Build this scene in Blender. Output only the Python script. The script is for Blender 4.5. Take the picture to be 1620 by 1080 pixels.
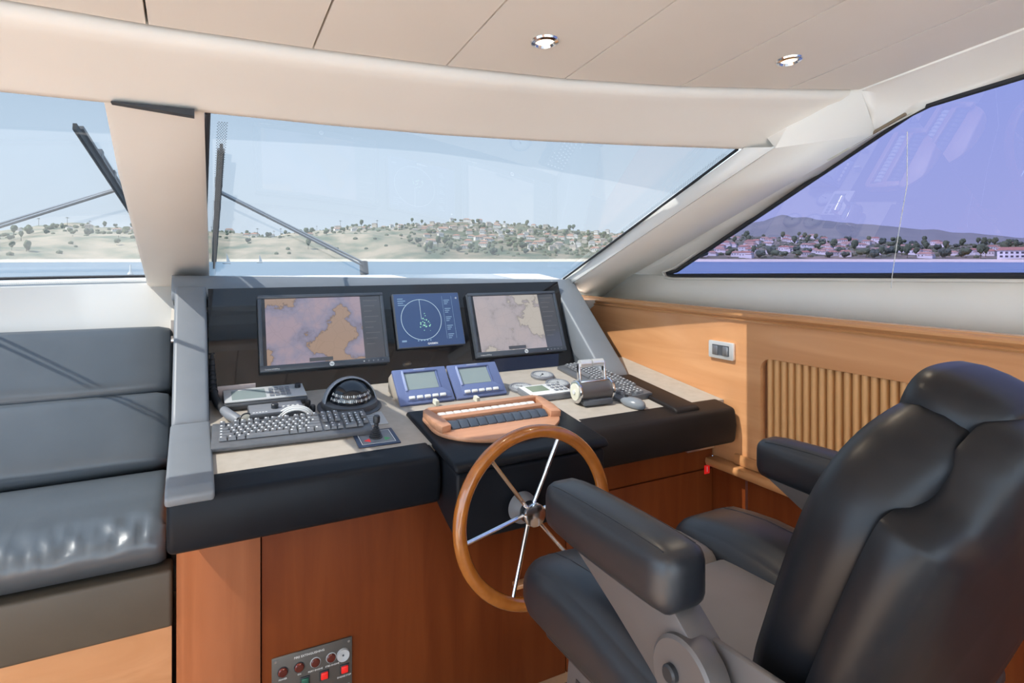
import bpy, bmesh, math, random
from mathutils import Vector, Matrix, noise
from mathutils.bvhtree import BVHTree
for o in list(bpy.data.objects): bpy.data.objects.remove(o)
S = bpy.context.scene
COL = S.collection
H = 1.43                       # eye height over the cabin floor; coordinates below are measured from the eye
PI = math.pi
R = math.radians
# ------------------------------------------------------------------ camera, world, sun, exposure
cam = bpy.data.cameras.new('camera'); cam_o = bpy.data.objects.new('camera', cam); COL.objects.link(cam_o)
cam.sensor_width = 36; cam.sensor_fit = 'HORIZONTAL'
cam.lens = 951 / 1620 * 36
cam.shift_y = -130 / 1620
cam.clip_start = 0.02; cam.clip_end = 9000
cam_o.location = (0, 0, H); cam_o.rotation_euler = (R(90), 0, R(-28))
S.camera = cam_o
S.view_settings.view_transform = 'Standard'; S.view_settings.look = 'None'
S.view_settings.gamma = 1; S.view_settings.use_curve_mapping = False
S.view_settings.exposure = 0.50
W = bpy.data.worlds.new('sky'); S.world = W; W.use_nodes = True
nt = W.node_tree; nt.nodes.clear()
wo = nt.nodes.new('ShaderNodeOutputWorld'); bg = nt.nodes.new('ShaderNodeBackground')
tc = nt.nodes.new('ShaderNodeTexCoord'); sx = nt.nodes.new('ShaderNodeSeparateXYZ'); rp = nt.nodes.new('ShaderNodeValToRGB')
nt.links.new(tc.outputs['Generated'], sx.inputs[0]); nt.links.new(sx.outputs['Z'], rp.inputs[0])
nt.links.new(rp.outputs[0], bg.inputs[0]); nt.links.new(bg.outputs[0], wo.inputs[0])
e = rp.color_ramp.elements
e[0].position = 0.0; e[0].color = (.74, .84, .93, 1)
e[1].position = 1.0; e[1].color = (.32, .52, .86, 1)
m_ = rp.color_ramp.elements.new(.30); m_.color = (.56, .74, .95, 1)
bg.inputs[1].default_value = 3.0
sun = bpy.data.lights.new('sun', 'SUN'); sun_o = bpy.data.objects.new('sun', sun); COL.objects.link(sun_o)
sun.energy = 15.0; sun.angle = R(0.6); sun.color = (1, .95, .87)
SUN = Vector((-.82, 0.02, 1.05))
sun_o.rotation_euler = SUN.to_track_quat('Z', 'Y').to_euler()
sun_o.location = (-20, 0, 30)

# ------------------------------------------------------------------ materials
def principled(name, col, rough=.5, metal=0, spec=.5, coat=0, emit=None, estr=1):
    m = bpy.data.materials.new(name); m.use_nodes = True
    b = m.node_tree.nodes['Principled BSDF']
    b.inputs['Base Color'].default_value = (*col, 1); b.inputs['Roughness'].default_value = rough
    b.inputs['Metallic'].default_value = metal; b.inputs['Specular IOR Level'].default_value = spec
    b.inputs['Coat Weight'].default_value = coat; b.inputs['Coat Roughness'].default_value = .08
    if emit:
        b.inputs['Emission Color'].default_value = (*emit, 1); b.inputs['Emission Strength'].default_value = estr
    return m
def nd(m, t, **k):
    n = m.node_tree.nodes.new(t)
    for a, v in k.items(): setattr(n, a, v)
    return n
def lk(m, a, b): m.node_tree.links.new(a, b)
def grained(name, c1, c2, rough=.5, scale=(1, 1, 1), nscale=8, detail=4, bump=0., bscale=None, spec=.5, coat=0, metal=0, dist=.003, wav=0):
    m = principled(name, c1, rough, metal, spec, coat); b = m.node_tree.nodes['Principled BSDF']
    t = nd(m, 'ShaderNodeTexCoord'); mp = nd(m, 'ShaderNodeMapping'); mp.inputs['Scale'].default_value = scale
    lk(m, t.outputs['Object'], mp.inputs[0])
    n = nd(m, 'ShaderNodeTexNoise'); n.inputs['Scale'].default_value = nscale; n.inputs['Detail'].default_value = detail
    n.inputs['Distortion'].default_value = wav
    lk(m, mp.outputs[0], n.inputs['Vector'])
    r = nd(m, 'ShaderNodeValToRGB'); r.color_ramp.elements[0].position = .3; r.color_ramp.elements[1].position = .7
    r.color_ramp.elements[0].color = (*c1, 1); r.color_ramp.elements[1].color = (*c2, 1)
    lk(m, n.outputs['Fac'], r.inputs[0]); lk(m, r.outputs[0], b.inputs['Base Color'])
    if bump:
        n2 = nd(m, 'ShaderNodeTexNoise'); n2.inputs['Scale'].default_value = bscale or nscale * 4; n2.inputs['Detail'].default_value = 2
        lk(m, t.outputs['Object'], n2.inputs['Vector'])
        bp = nd(m, 'ShaderNodeBump'); bp.inputs['Strength'].default_value = bump; bp.inputs['Distance'].default_value = dist
        lk(m, n2.outputs['Fac'], bp.inputs['Height']); lk(m, bp.outputs[0], b.inputs['Normal'])
    return m
def glass(name, tint, veil=0., veilcol=(1, 1, 1), ior=1.5, boost=1.):
    m = bpy.data.materials.new(name); m.use_nodes = True; t = m.node_tree; t.nodes.clear()
    out = nd(m, 'ShaderNodeOutputMaterial'); tr = nd(m, 'ShaderNodeBsdfTransparent'); gl = nd(m, 'ShaderNodeBsdfGlossy')
    tr.inputs[0].default_value = (*tint, 1); gl.inputs['Roughness'].default_value = 0
    fr = nd(m, 'ShaderNodeFresnel')                     # thin sheet: the same reflection from either face
    ge = nd(m, 'ShaderNodeNewGeometry'); mi = nd(m, 'ShaderNodeMath', operation='MULTIPLY_ADD')
    mi.inputs[1].default_value = 1 / ior - ior; mi.inputs[2].default_value = ior
    lk(m, ge.outputs['Backfacing'], mi.inputs[0]); lk(m, mi.outputs[0], fr.inputs[0])
    mx = nd(m, 'ShaderNodeMixShader'); lk(m, tr.outputs[0], mx.inputs[1]); lk(m, gl.outputs[0], mx.inputs[2])
    ml = nd(m, 'ShaderNodeMath', operation='MULTIPLY'); ml.inputs[1].default_value = boost; ml.use_clamp = True
    lk(m, fr.outputs[0], ml.inputs[0]); lk(m, ml.outputs[0], mx.inputs[0]); last = mx
    if veil:
        tl = nd(m, 'ShaderNodeBsdfTranslucent'); tl.inputs[0].default_value = (*veilcol, 1)  # translucent veil standing in for haze over the view
        m2 = nd(m, 'ShaderNodeMixShader'); m2.inputs[0].default_value = veil
        lk(m, mx.outputs[0], m2.inputs[1]); lk(m, tl.outputs[0], m2.inputs[2]); last = m2
    lk(m, last.outputs[0], out.inputs[0]); return m

CREAM = grained('cream vinyl', (.74, .67, .585), (.77, .70, .615), .55, nscale=3, bump=.05, bscale=160, dist=.001)
OFFW = grained('off white vinyl', (.86, .80, .71), (.88, .825, .74), .5, nscale=3, bump=.05, bscale=160, dist=.001)  # panel's own tone; on the pillar lining it replaces missing light
WHITE = principled('white gelcoat', (.80, .78, .73), .35)
LEATHER = grained('black leather', (.007, .008, .011), (.010, .012, .016), .42, nscale=6, bump=.12, bscale=260, spec=.16, dist=.0006)
LEATHER_S = grained('settee leather', (.078, .092, .106), (.095, .110, .125), .36, nscale=5, bump=.12, bscale=220, spec=.6, dist=.0006)
LEATHER_B = grained('brown black leather', (.014, .011, .010), (.019, .015, .014), .48, nscale=6, bump=.12, bscale=260, spec=.16, dist=.0006)
CHAIRL = grained('chair leather', (.013, .0145, .019), (.017, .019, .024), .38, nscale=5, bump=.06, bscale=300, spec=.6, dist=.0004)
CHAIR_SHADE = grained('shaded chair leather', (.008, .0085, .011), (.011, .012, .015), .36, nscale=5, bump=.06, bscale=300, spec=.32, dist=.0004)  # darker copy of the chair leather, shade on the back put in
CHAIRI = grained('taupe leather', (.17, .15, .145), (.21, .19, .18), .42, nscale=5, bump=.05, bscale=300, dist=.0004)
SUEDE = grained('beige laminate', (.40, .35, .29), (.45, .40, .34), .7, nscale=30, bump=.1, bscale=300, dist=.0006)
WOODW = grained('cherry wall veneer', (.55, .25, .10), (.66, .33, .15), .38, (1, .35, 3.5), 3.2, 6, wav=1.2, coat=.25)
WOODT = grained('cherry rail', (.50, .23, .09), (.62, .31, .13), .3, (1, .2, 8), 4, 5, coat=.4)
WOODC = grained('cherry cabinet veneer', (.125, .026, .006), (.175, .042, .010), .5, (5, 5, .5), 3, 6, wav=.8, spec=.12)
WOOD_SUN = grained('sunlit cherry post', (.24, .075, .028), (.31, .105, .042), .5, (5, 5, .5), 3, 6, wav=.8, spec=.2)  # lighter copy of the cabinet veneer, sun on the post put in
WOODS = grained('teak slat', (.55, .28, .10), (.66, .36, .15), .5, (6, 6, .5), 4, 4)
WOODG = grained('gap wood', (.16, .06, .02), (.20, .08, .03), .6, (1, 1, 4), 4)
WHEELW = grained('varnished wheel wood', (.29, .088, .012), (.38, .130, .022), .20, (4, 4, 4), 6, 5, coat=.8)
CLUSTW = grained('satin teak', (.46, .22, .12), (.56, .29, .17), .4, (.8, 6, 6), 6, 5)
CARPET = grained('bounce carpet', (.66, .64, .60), (.72, .70, .66), .95, nscale=60, bump=.3, bscale=500)
DECKM = grained('pale bounce deck', (.56, .48, .38), (.62, .54, .44), .8, (8, .5, 1), 4)
FLOORM = grained('cabin sole', (.44, .27, .15), (.52, .33, .19), .5, (6, .6, 1), 4, 5)
CHROME = principled('chrome', (.75, .75, .76), .14, 1)
BRIGHT = principled('bright metal', (.82, .82, .80), .3, .6)
STEEL = principled('brushed steel', (.55, .55, .56), .32, 1)
GREYM = principled('grey metal', (.135, .122, .118), .45, .3)
APRON = grained('brown apron leather', (.085, .068, .048), (.105, .085, .06), .5, nscale=5, bump=.1, bscale=220, dist=.0006)
LEATHER_LIT = grained('sunlit black leather', (.17, .185, .20), (.20, .215, .235), .45, nscale=5, bump=.12, bscale=220, dist=.0006)  # black leather lightened for the sun on arms and hood
BLACKP = principled('black plastic', (.022, .024, .028), .38)
DGREY = principled('dark grey plastic', (.07, .075, .085), .4)
MGREY = principled('mid grey plastic', (.20, .21, .23), .45)
LGREY = principled('light grey plastic', (.46, .47, .47), .45)
WHITEP = principled('white plastic', (.72, .72, .70), .4)
GLOSSB = principled('gloss black acrylic', (.014, .013, .014), .04, 0, .6)
NAVY = principled('blue plastic', (.13, .165, .31), .30)
LBLUE = principled('pale blue plastic', (.32, .37, .55), .3)
RUBBER = principled('rubber', (.02, .02, .022), .6)
RED = principled('glowing red', (.62, .02, .015), .35, emit=(.8, .01, .01), estr=.25)  # glow added to plain red buttons, arrow and sticker
DRED = principled('dark red lens', (.10, .018, .012), .15)
GREEN = principled('green switch', (.02, .10, .06), .4)
LCD = principled('lcd', (.26, .31, .30), .2)
CREAMP = principled('cream plastic', (.70, .68, .55), .4)
LAMP = principled('lamp lens', (.9, .8, .65), .3, emit=(1, .82, .58), estr=1.6)
GLASSW = glass('windscreen glass', (.198, .205, .210), veil=.020)  # haze of the view put into the pane as a thin veil
GLASSS = glass('tinted side glass', (.125, .118, .208), ior=1.5, boost=2.1)
GASKET = principled('black gasket', (.02, .021, .025), .5)
CLEAR = glass('clear dome', (.80, .83, .86), boost=1.6)

# ------------------------------------------------------------------ object helpers
def thing(name, label, cat, loc=(0, 0, 0), rot=None, group=None, kind=None):
    o = bpy.data.objects.new(name, None); COL.objects.link(o); o.empty_display_size = .05
    M = Matrix.Translation(Vector(loc)) @ (rot.to_4x4() if rot else Matrix())
    o['_'] = 0; del o['_']
    MAT[o.name] = M
    o.matrix_world = Matrix.Translation((0, 0, H)) @ M
    if kind: o['kind'] = kind
    o['label'] = label
    if cat: o['category'] = cat
    if group: o['group'] = group
    return o
MAT = {}
def root_of(o):
    while o.parent: o = o.parent
    return o
def obj(name, bm, mat, parent=None, local=False, sharp=35, label=None, smooth=True):
    """parent None: geometry in eye coordinates, origin moved to the base of the mesh"""
    if parent is None:
        xs = [v.co for v in bm.verts]
        c = Vector(((min(v.x for v in xs) + max(v.x for v in xs)) / 2, (min(v.y for v in xs) + max(v.y for v in xs)) / 2, min(v.z for v in xs)))
        bmesh.ops.translate(bm, verts=bm.verts, vec=-c)
    elif not local:
        bm.transform(MAT[root_of(parent).name].inverted())
    me = bpy.data.meshes.new(name)
    bmesh.ops.recalc_face_normals(bm, faces=bm.faces)
    bm.to_mesh(me); bm.free()
    for mm in (mat if isinstance(mat, (list, tuple)) else [mat]): me.materials.append(mm)
    if smooth:
        for p in me.polygons: p.use_smooth = True
        me.set_sharp_from_angle(angle=R(sharp))
    o = bpy.data.objects.new(name, me); COL.objects.link(o)
    if parent is None:
        o.location = c + Vector((0, 0, H)); MAT[o.name] = Matrix.Translation(c)
    else: o.parent = parent
    if label: o['label'] = label
    return o
def tag(o, label, cat=None, group=None, kind=None):
    o['label'] = label
    if cat: o['category'] = cat
    if group: o['group'] = group
    if kind: o['kind'] = kind
    return o
def dup(o, name=None, parent=None):
    c = o.copy(); COL.objects.link(c)
    if parent: c.parent = parent
    return c
def join(dst, src):
    me = bpy.data.meshes.new('t'); src.to_mesh(me); src.free(); dst.from_mesh(me); bpy.data.meshes.remove(me)
    return dst
def box(x0, x1, y0, y1, z0, z1, r=0, seg=2, bm=None):
    b = bmesh.new(); bmesh.ops.create_cube(b, size=1)
    for v in b.verts:
        v.co = Vector(((x0 + x1) / 2 + v.co.x * (x1 - x0), (y0 + y1) / 2 + v.co.y * (y1 - y0), (z0 + z1) / 2 + v.co.z * (z1 - z0)))
    if r: bmesh.ops.bevel(b, geom=b.edges[:], offset=r, segments=seg, affect='EDGES', profile=.5)
    return join(bm, b) if bm else b
def ext(poly, axis, a, b_, r=0, seg=2, bm=None):
    """polygon swept along an axis; points are the two other coordinates in x,y,z order"""
    b = bmesh.new()
    def P(p, t): return {'x': (t, p[0], p[1]), 'y': (p[0], t, p[1]), 'z': (p[0], p[1], t)}[axis]
    v0 = [b.verts.new(P(p, a)) for p in poly]; v1 = [b.verts.new(P(p, b_)) for p in poly]
    n = len(poly)
    b.faces.new(v0); b.faces.new(v1[::-1])
    for i in range(n): b.faces.new((v0[i], v1[i], v1[(i + 1) % n], v0[(i + 1) % n]))
    bmesh.ops.recalc_face_normals(b, faces=b.faces)
    if r: bmesh.ops.bevel(b, geom=[e_ for e_ in b.edges if e_.calc_face_angle(0) > .3], offset=r, segments=seg, affect='EDGES', profile=.5)
    return join(bm, b) if bm else b
def loft(secs, closed=False, caps=False, ring=False, bm=None):
    b = bm or bmesh.new()
    rows = [[b.verts.new(p) for p in s] for s in secs]
    n = len(rows[0])
    for i in range(len(rows) - (0 if ring else 1)):
        q = rows[(i + 1) % len(rows)]
        for j in range(n - (0 if closed else 1)):
            try: b.faces.new((rows[i][j], rows[i][(j + 1) % n], q[(j + 1) % n], q[j]))
            except ValueError: pass
    if caps: b.faces.new(rows[0]); b.faces.new(rows[-1][::-1])
    return b
def tube(pts, r, seg=10, closed=False, bm=None):
    pts = [Vector(p) for p in pts]; n = len(pts); secs = []
    up = None
    for i in range(n):
        a = pts[(i - 1) % n] if (closed or i > 0) else pts[i]; c = pts[(i + 1) % n] if (closed or i < n - 1) else pts[i]
        d = (c - a).normalized()
        if up is None:
            up = d.orthogonal().normalized()
        up = (up - d * up.dot(d)).normalized(); s = d.cross(up)
        rr = r[i] if isinstance(r, (list, tuple)) else r
        secs.append([pts[i] + (up * math.cos(2 * PI * k / seg) + s * math.sin(2 * PI * k / seg)) * rr for k in range(seg)])
    return loft(secs, closed=True, caps=not closed, ring=closed, bm=bm)
def lathe(prof, seg=32, M=None, bm=None):
    b = bmesh.new(); secs = []
    for k in range(seg):
        a = 2 * PI * k / seg
        secs.append([(r_ * math.cos(a), r_ * math.sin(a), z_) for r_, z_ in prof])
    loft(secs, ring=True, bm=b)
    bmesh.ops.remove_doubles(b, verts=b.verts, dist=1e-6)
    if M: b.transform(M)
    return join(bm, b) if bm else b
def disc(r, z0, z1, seg=24, M=None, bm=None, bev=0):
    p = [(0, z0), (r, z0), (r, z1 - bev), (r - bev, z1), (0, z1)] if bev else [(0, z0), (r, z0), (r, z1), (0, z1)]
    return lathe(p, seg, M, bm)
def cushion(x0, x1, y0, y1, z0, z1, r, bulge=0., n=8, wob=0., seed=0):
    """soft rounded box, fuller in the middle of its faces"""
    b = bmesh.new(); bmesh.ops.create_cube(b, size=2)
    bmesh.ops.subdivide_edges(b, edges=b.edges[:], cuts=n, use_grid_fill=True)
    hx, hy, hz = (x1 - x0) / 2, (y1 - y0) / 2, (z1 - z0) / 2
    c = Vector(((x0 + x1) / 2, (y0 + y1) / 2, (z0 + z1) / 2))
    def sp(t): return math.copysign(1 - (1 - abs(t)) ** 1.7, t)   # rows crowd towards the edges
    for v in b.verts:
        t = Vector((sp(v.co.x), sp(v.co.y), sp(v.co.z))); p = Vector((t.x * hx, t.y * hy, t.z * hz))
        q = Vector((max(-hx + r, min(hx - r, p.x)), max(-hy + r, min(hy - r, p.y)), max(-hz + r, min(hz - r, p.z))))
        d = p - q
        if d.length > 1e-9: p = q + d.normalized() * r
        k = (1 - t.x ** 2) * (1 - t.y ** 2); kz = (1 - t.z ** 2)
        p.z += math.copysign(bulge * k, t.z) * (abs(t.z) ** 2)
        p.x += math.copysign(bulge * .5 * kz * (1 - t.y ** 2), t.x) * abs(t.x) ** 2
        p.y += math.copysign(bulge * .5 * kz * (1 - t.x ** 2), t.y) * abs(t.y) ** 2
        if wob: p += Vector((0, 0, wob * noise.noise(Vector((p.x * 9 + seed, p.y * 9, p.z * 9)))))
        v.co = p + c
    return b
def rotz(a): return Matrix.Rotation(a, 4, 'Z')
def rotx(a): return Matrix.Rotation(a, 4, 'X')
def roty(a): return Matrix.Rotation(a, 4, 'Y')
def T(*v): return Matrix.Translation(Vector(v))
TD = R(7)
def dz(y): return -.55 + math.tan(TD) * (y - 1.72)
def deskrot(a=0): return (rotx(TD) @ rotz(a)).to_3x3()
DB = R(22)
DASH = Matrix(((1, 0, 0), (0, math.sin(DB), -math.cos(DB)), (0, math.cos(DB), math.sin(DB))))   # x right, y up the panel, z towards the helm
def dashpt(x, s, n=0): return Vector((0, 2.29, -.478)) + DASH @ Vector((x, s, n))
def letters(txt, size, mat, parent, M, depth=.0004, name='lettering', bold=0.):
    cu = bpy.data.curves.new('txt', 'FONT'); cu.body = txt; cu.size = size; cu.align_x = 'CENTER'; cu.align_y = 'CENTER'
    cu.extrude = depth; cu.offset = bold; cu.resolution_u = 2
    t = bpy.data.objects.new('txt', cu); COL.objects.link(t); bpy.context.view_layer.update()
    me = bpy.data.meshes.new_from_object(t.evaluated_get(bpy.context.evaluated_depsgraph_get()))
    bpy.data.objects.remove(t); bpy.data.curves.remove(cu)
    me.transform(M); me.materials.clear(); me.materials.append(mat); me.name = name
    o = bpy.data.objects.new(name, me); COL.objects.link(o); o.parent = parent
    return o
def interp(tab, x):
    if x <= tab[0][0]: return tab[0][1]
    for (a, p), (b, q) in zip(tab, tab[1:]):
        if x <= b:
            t = (x - a) / (b - a); return p + (q - p) * t
    return tab[-1][1]
CX = -.05                                                       # centre line of the boat
def mirror(bm): 
    for v in bm.verts: v.co.x = 2 * CX - v.co.x
    return bm
random.seed(4)

# ------------------------------------------------------------------ the setting
fl = obj('floor', box(-2.2, 2.1, -3.6, 3.2, -1.47, -1.43), FLOORM); tag(fl, 'warm brown wooden cabin sole under the helm chair', kind='structure')
obj('carpet', box(-1.8, 1.75, -3.5, -.35, -1.429, -1.42, .003), CARPET, fl, label='pale saloon carpet added unseen to bounce light')  # out of view, added to bounce sunlight up to the ceiling
dk = obj('trim_6', box(-2.6, 2.5, -8, -3.62, -1.55, -1.45), DECKM); tag(dk, 'pale deck added unseen behind the saloon to bounce light', kind='structure')  # unseen deck, added to reflect sun into the cabin
def ceil_z(y): return .6 - .12 * max(y, -.8)
CT = [(-.05, 1.325), (.224, 1.315), (.516, 1.296), (.818, 1.262), (1.138, 1.196), (1.444, 1.105), (1.70, 1.02), (1.9, .93)]
BT = [(-.05, 1.505), (.3, 1.505), (.58, 1.485), (.85, 1.435), (1.13, 1.36), (1.47, 1.25), (1.61, 1.19), (1.75, 1.11), (1.9, 1.02)]
def ctop(x): return interp(CT, CX + abs(x - CX))
def cbot(x): return interp(BT, CX + abs(x - CX))
ce = obj('ceiling', loft([[(x, ctop(x) + .16, ceil_z(ctop(x)) + .05), (x, 0, .655), (x, -.8, .745), (x, -3.6, .745)] for x in [-1.78 + i * .1 for i in range(36)]]), CREAM)
tag(ce, 'cream upholstered cabin ceiling of long narrow panels', kind='structure')
so = ce.modifiers.new('thick', 'SOLIDIFY'); so.thickness = .05; so.offset = 1
seams = [-1.74, -1.56, -1.27, -.97, -.675, -.375, -.075, .224, .516, .818, 1.138, 1.444, 1.655]
for a, b_ in zip(seams, seams[1:]):
    g = .0022
    n_ = 5; xs = [a + g + (b_ - a - 2 * g) * i / (n_ - 1) for i in range(n_)]
    def P(x, y, up): return (x, y, ceil_z(y) + up)
    secs = []
    for x in xs:
        yf = ctop(x)
        secs.append([P(x, yf - .004, .0), P(x, yf, .004), P(x, yf, .022), P(x, -.8, .022), P(x, -3.55, .022), P(x, -3.55, 0), P(x, -.8, 0)])
    bm = loft(secs, closed=True, caps=True)
    o = obj('ceiling_panel', bm, CREAM, ce)
def brow(x): return interp([(-2, 1.70), (-.7, 1.72), (.5, 1.62), (2, 1.59)], x)  # front edge of the added brow, shaped to place the sun's shadow edge
# roof outside, with an unseen brow added above the windscreen to cut the sun
rf = obj('trim_1', loft([[(x, cbot(x) + .12, .375), (x, brow(x) - .04, .425), (x, brow(x), .44), (x, brow(x) - .04, .47), (x, 1.0, .64), (x, 0, .76), (x, -.8, .82), (x, -3.7, .82)] for x in [-2.0 + i * .1 for i in range(40)]]), WHITE)
tag(rf, 'white outer roof above the cream ceiling with an added sun blocking brow over the windscreen', kind='structure')
rf.modifiers.new('thick', 'SOLIDIFY').thickness = .03
# header (soffit) above the windscreen
secs = []
xe = 1.690
HX = [-2 * .05 - xe, ] + [-1.76 + i * .05 for i in range(68)] + [xe - .045, xe - .025, xe - .010, xe - .002, xe]
for x in HX:
    yc, yb = ctop(x), cbot(x); zc = ceil_z(yc)
    zb = .33
    s = [(x, yc + .05, zc + .05), (x, yc + .012, zc + .012), (x, yc + .012, zc - .012), (x, yc + .022, zc - .026), (x, yc + .042, zc - .036)]
    for k in range(1, 7):
        t = k / 7; s.append((x, yc + .042 + (yb - .012 - yc - .042) * t, zc - .036 + (zb + .012 - zc + .036) * t))
    s += [(x, yb - .006, zb + .004), (x, yb + .004, zb), (x, yb + .03, zb + .003), (x, yb + .12, zb + .04), (x, yb + .12, zb + .16)]
    d = max(0, 1 - (xe - x) / .05); k = 1 - math.sqrt(max(0, 1 - d * d)) if x > 1 else 0
    s = [(px - .07 * (1 - (pz - zb) / (zc - zb)) * (1 if x > 1.55 else 0) * max(0, min(1, (x - 1.55) / .1)), py + k * .06, pz + k * .012) for px, py, pz in s]
    secs.append(s)
hd = obj('trim_2', loft(secs, closed=True, caps=True), CREAM, sharp=50); tag(hd, 'curved cream padded header running over both windscreen panes', kind='structure')

# windscreen
def base_y(x): x = abs(x - CX); return 2.95 - .39 * (x / 1.7) ** 1.6
def base_z(x): x = abs(x - CX); return -.075 - .02 * (x / 1.7) ** 2
def screen(x, t):                                                 # t 0 at the base, 1 at the header
    xt = CX + (x - CX) * .884
    b0 = Vector((x, base_y(x), base_z(x))); b1 = Vector((xt, cbot(xt) + .035, .335))
    return b0.lerp(b1, t)
def pane(x0, x1):
    return loft([[screen(x0 + (x1 - x0) * i / 14, -.12 + 1.15 * k / 10) for k in range(11)] for i in range(15)])
w1 = thing('window_1', 'port pane of the raked windscreen left of the wide mullion', None, (-.9, 2.8, -.1), kind='structure')
obj('pane', pane(-1.75, -.11), GLASSW, w1)
obj('gasket', tube([screen(-1.75 + 1.6 * i / 14, .012) + Vector((0, -.004, .0)) for i in range(15)], .006, 8), GASKET, w1)
w2 = thing('window_2', 'wide starboard pane of the raked windscreen in front of the helm', None, (.9, 2.7, -.1), kind='structure')
obj('pane', pane(.0, 1.66), GLASSW, w2)
obj('gasket', tube([screen(.055, t / 8) + Vector((-.012, -.012, -.004)) for t in range(9)], .006, 8), GASKET, w2)
obj('gasket', tube([screen(1.655, t / 8) + Vector((-.006, -.008, -.004)) for t in range(9)], .005, 8), GASKET, w2)
# dotted frit band along the mullion side and foot of the panes
def frit(fn, nu, nv, r):
    b = bmesh.new()
    for i in range(nu):
        for j in range(nv):
            p, tu, tv = fn(i, j)
            b.faces.new([b.verts.new(p + (tu * math.cos(a) + tv * math.sin(a)) * r) for a in (0, PI / 2, PI, 3 * PI / 2)])
    return b
up_ = (screen(.1, 1) - screen(.1, 0)).normalized(); nr_ = up_.cross(Vector((1, 0, 0))).normalized()
f1 = obj('frit_dots', frit(lambda i, j: (screen(.066 + j * .0065 + (i % 2) * .003, .02 + .96 * i / 190) - Vector((0, .003, .002)), Vector((1, 0, 0)), up_), 190, 4, .0021), DGREY, w2, smooth=False); f1['kind'] = 'stuff'
f2 = obj('frit_dots', frit(lambda i, j: (screen(1.643 - j * .007 - (i % 2) * .003, .02 + .96 * i / 190) - Vector((.002, .004, .002)), Vector((1, 0, 0)), up_), 190, 3, .0019), DGREY, w2, smooth=False); f2['kind'] = 'stuff'
# mullion
def mull(t, sx_, d):
    xl = -.165 if sx_ < 0 else .066
    p = Vector((xl if sx_ < 0 else .066 - .042 * t, base_y(0) - .0 + (cbot(0) + .035 - base_y(0)) * t, base_z(0) + (.335 - base_z(0)) * t))
    return p + Vector((0, -.30, -.94)).normalized() * (d * min(1, max(.1, (1.04 - t) * 4)) if d > 0 else d)
secs = []
for t in [-.06, .0, .2, .4, .6, .8, .87, .93, .98, 1.02]:
    secs.append([mull(t, -1, -.02), mull(t, -1, .04), mull(t, -1, .05) + Vector((.012, 0, 0)), mull(t, 1, .05) - Vector((.012, 0, 0)), mull(t, 1, .04), mull(t, 1, -.02)])
mu = obj('trim_3', loft(secs, closed=True, caps=True), CREAM, sharp=50); tag(mu, 'wide cream padded mullion between the two windscreen panes', kind='structure')
sl = obj('slot', ext([(-.150, .3265), (.004, .314), (.004, .3295), (-.148, .3285)], 'y', 1.490, 1.52), GASKET, mu)

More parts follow.
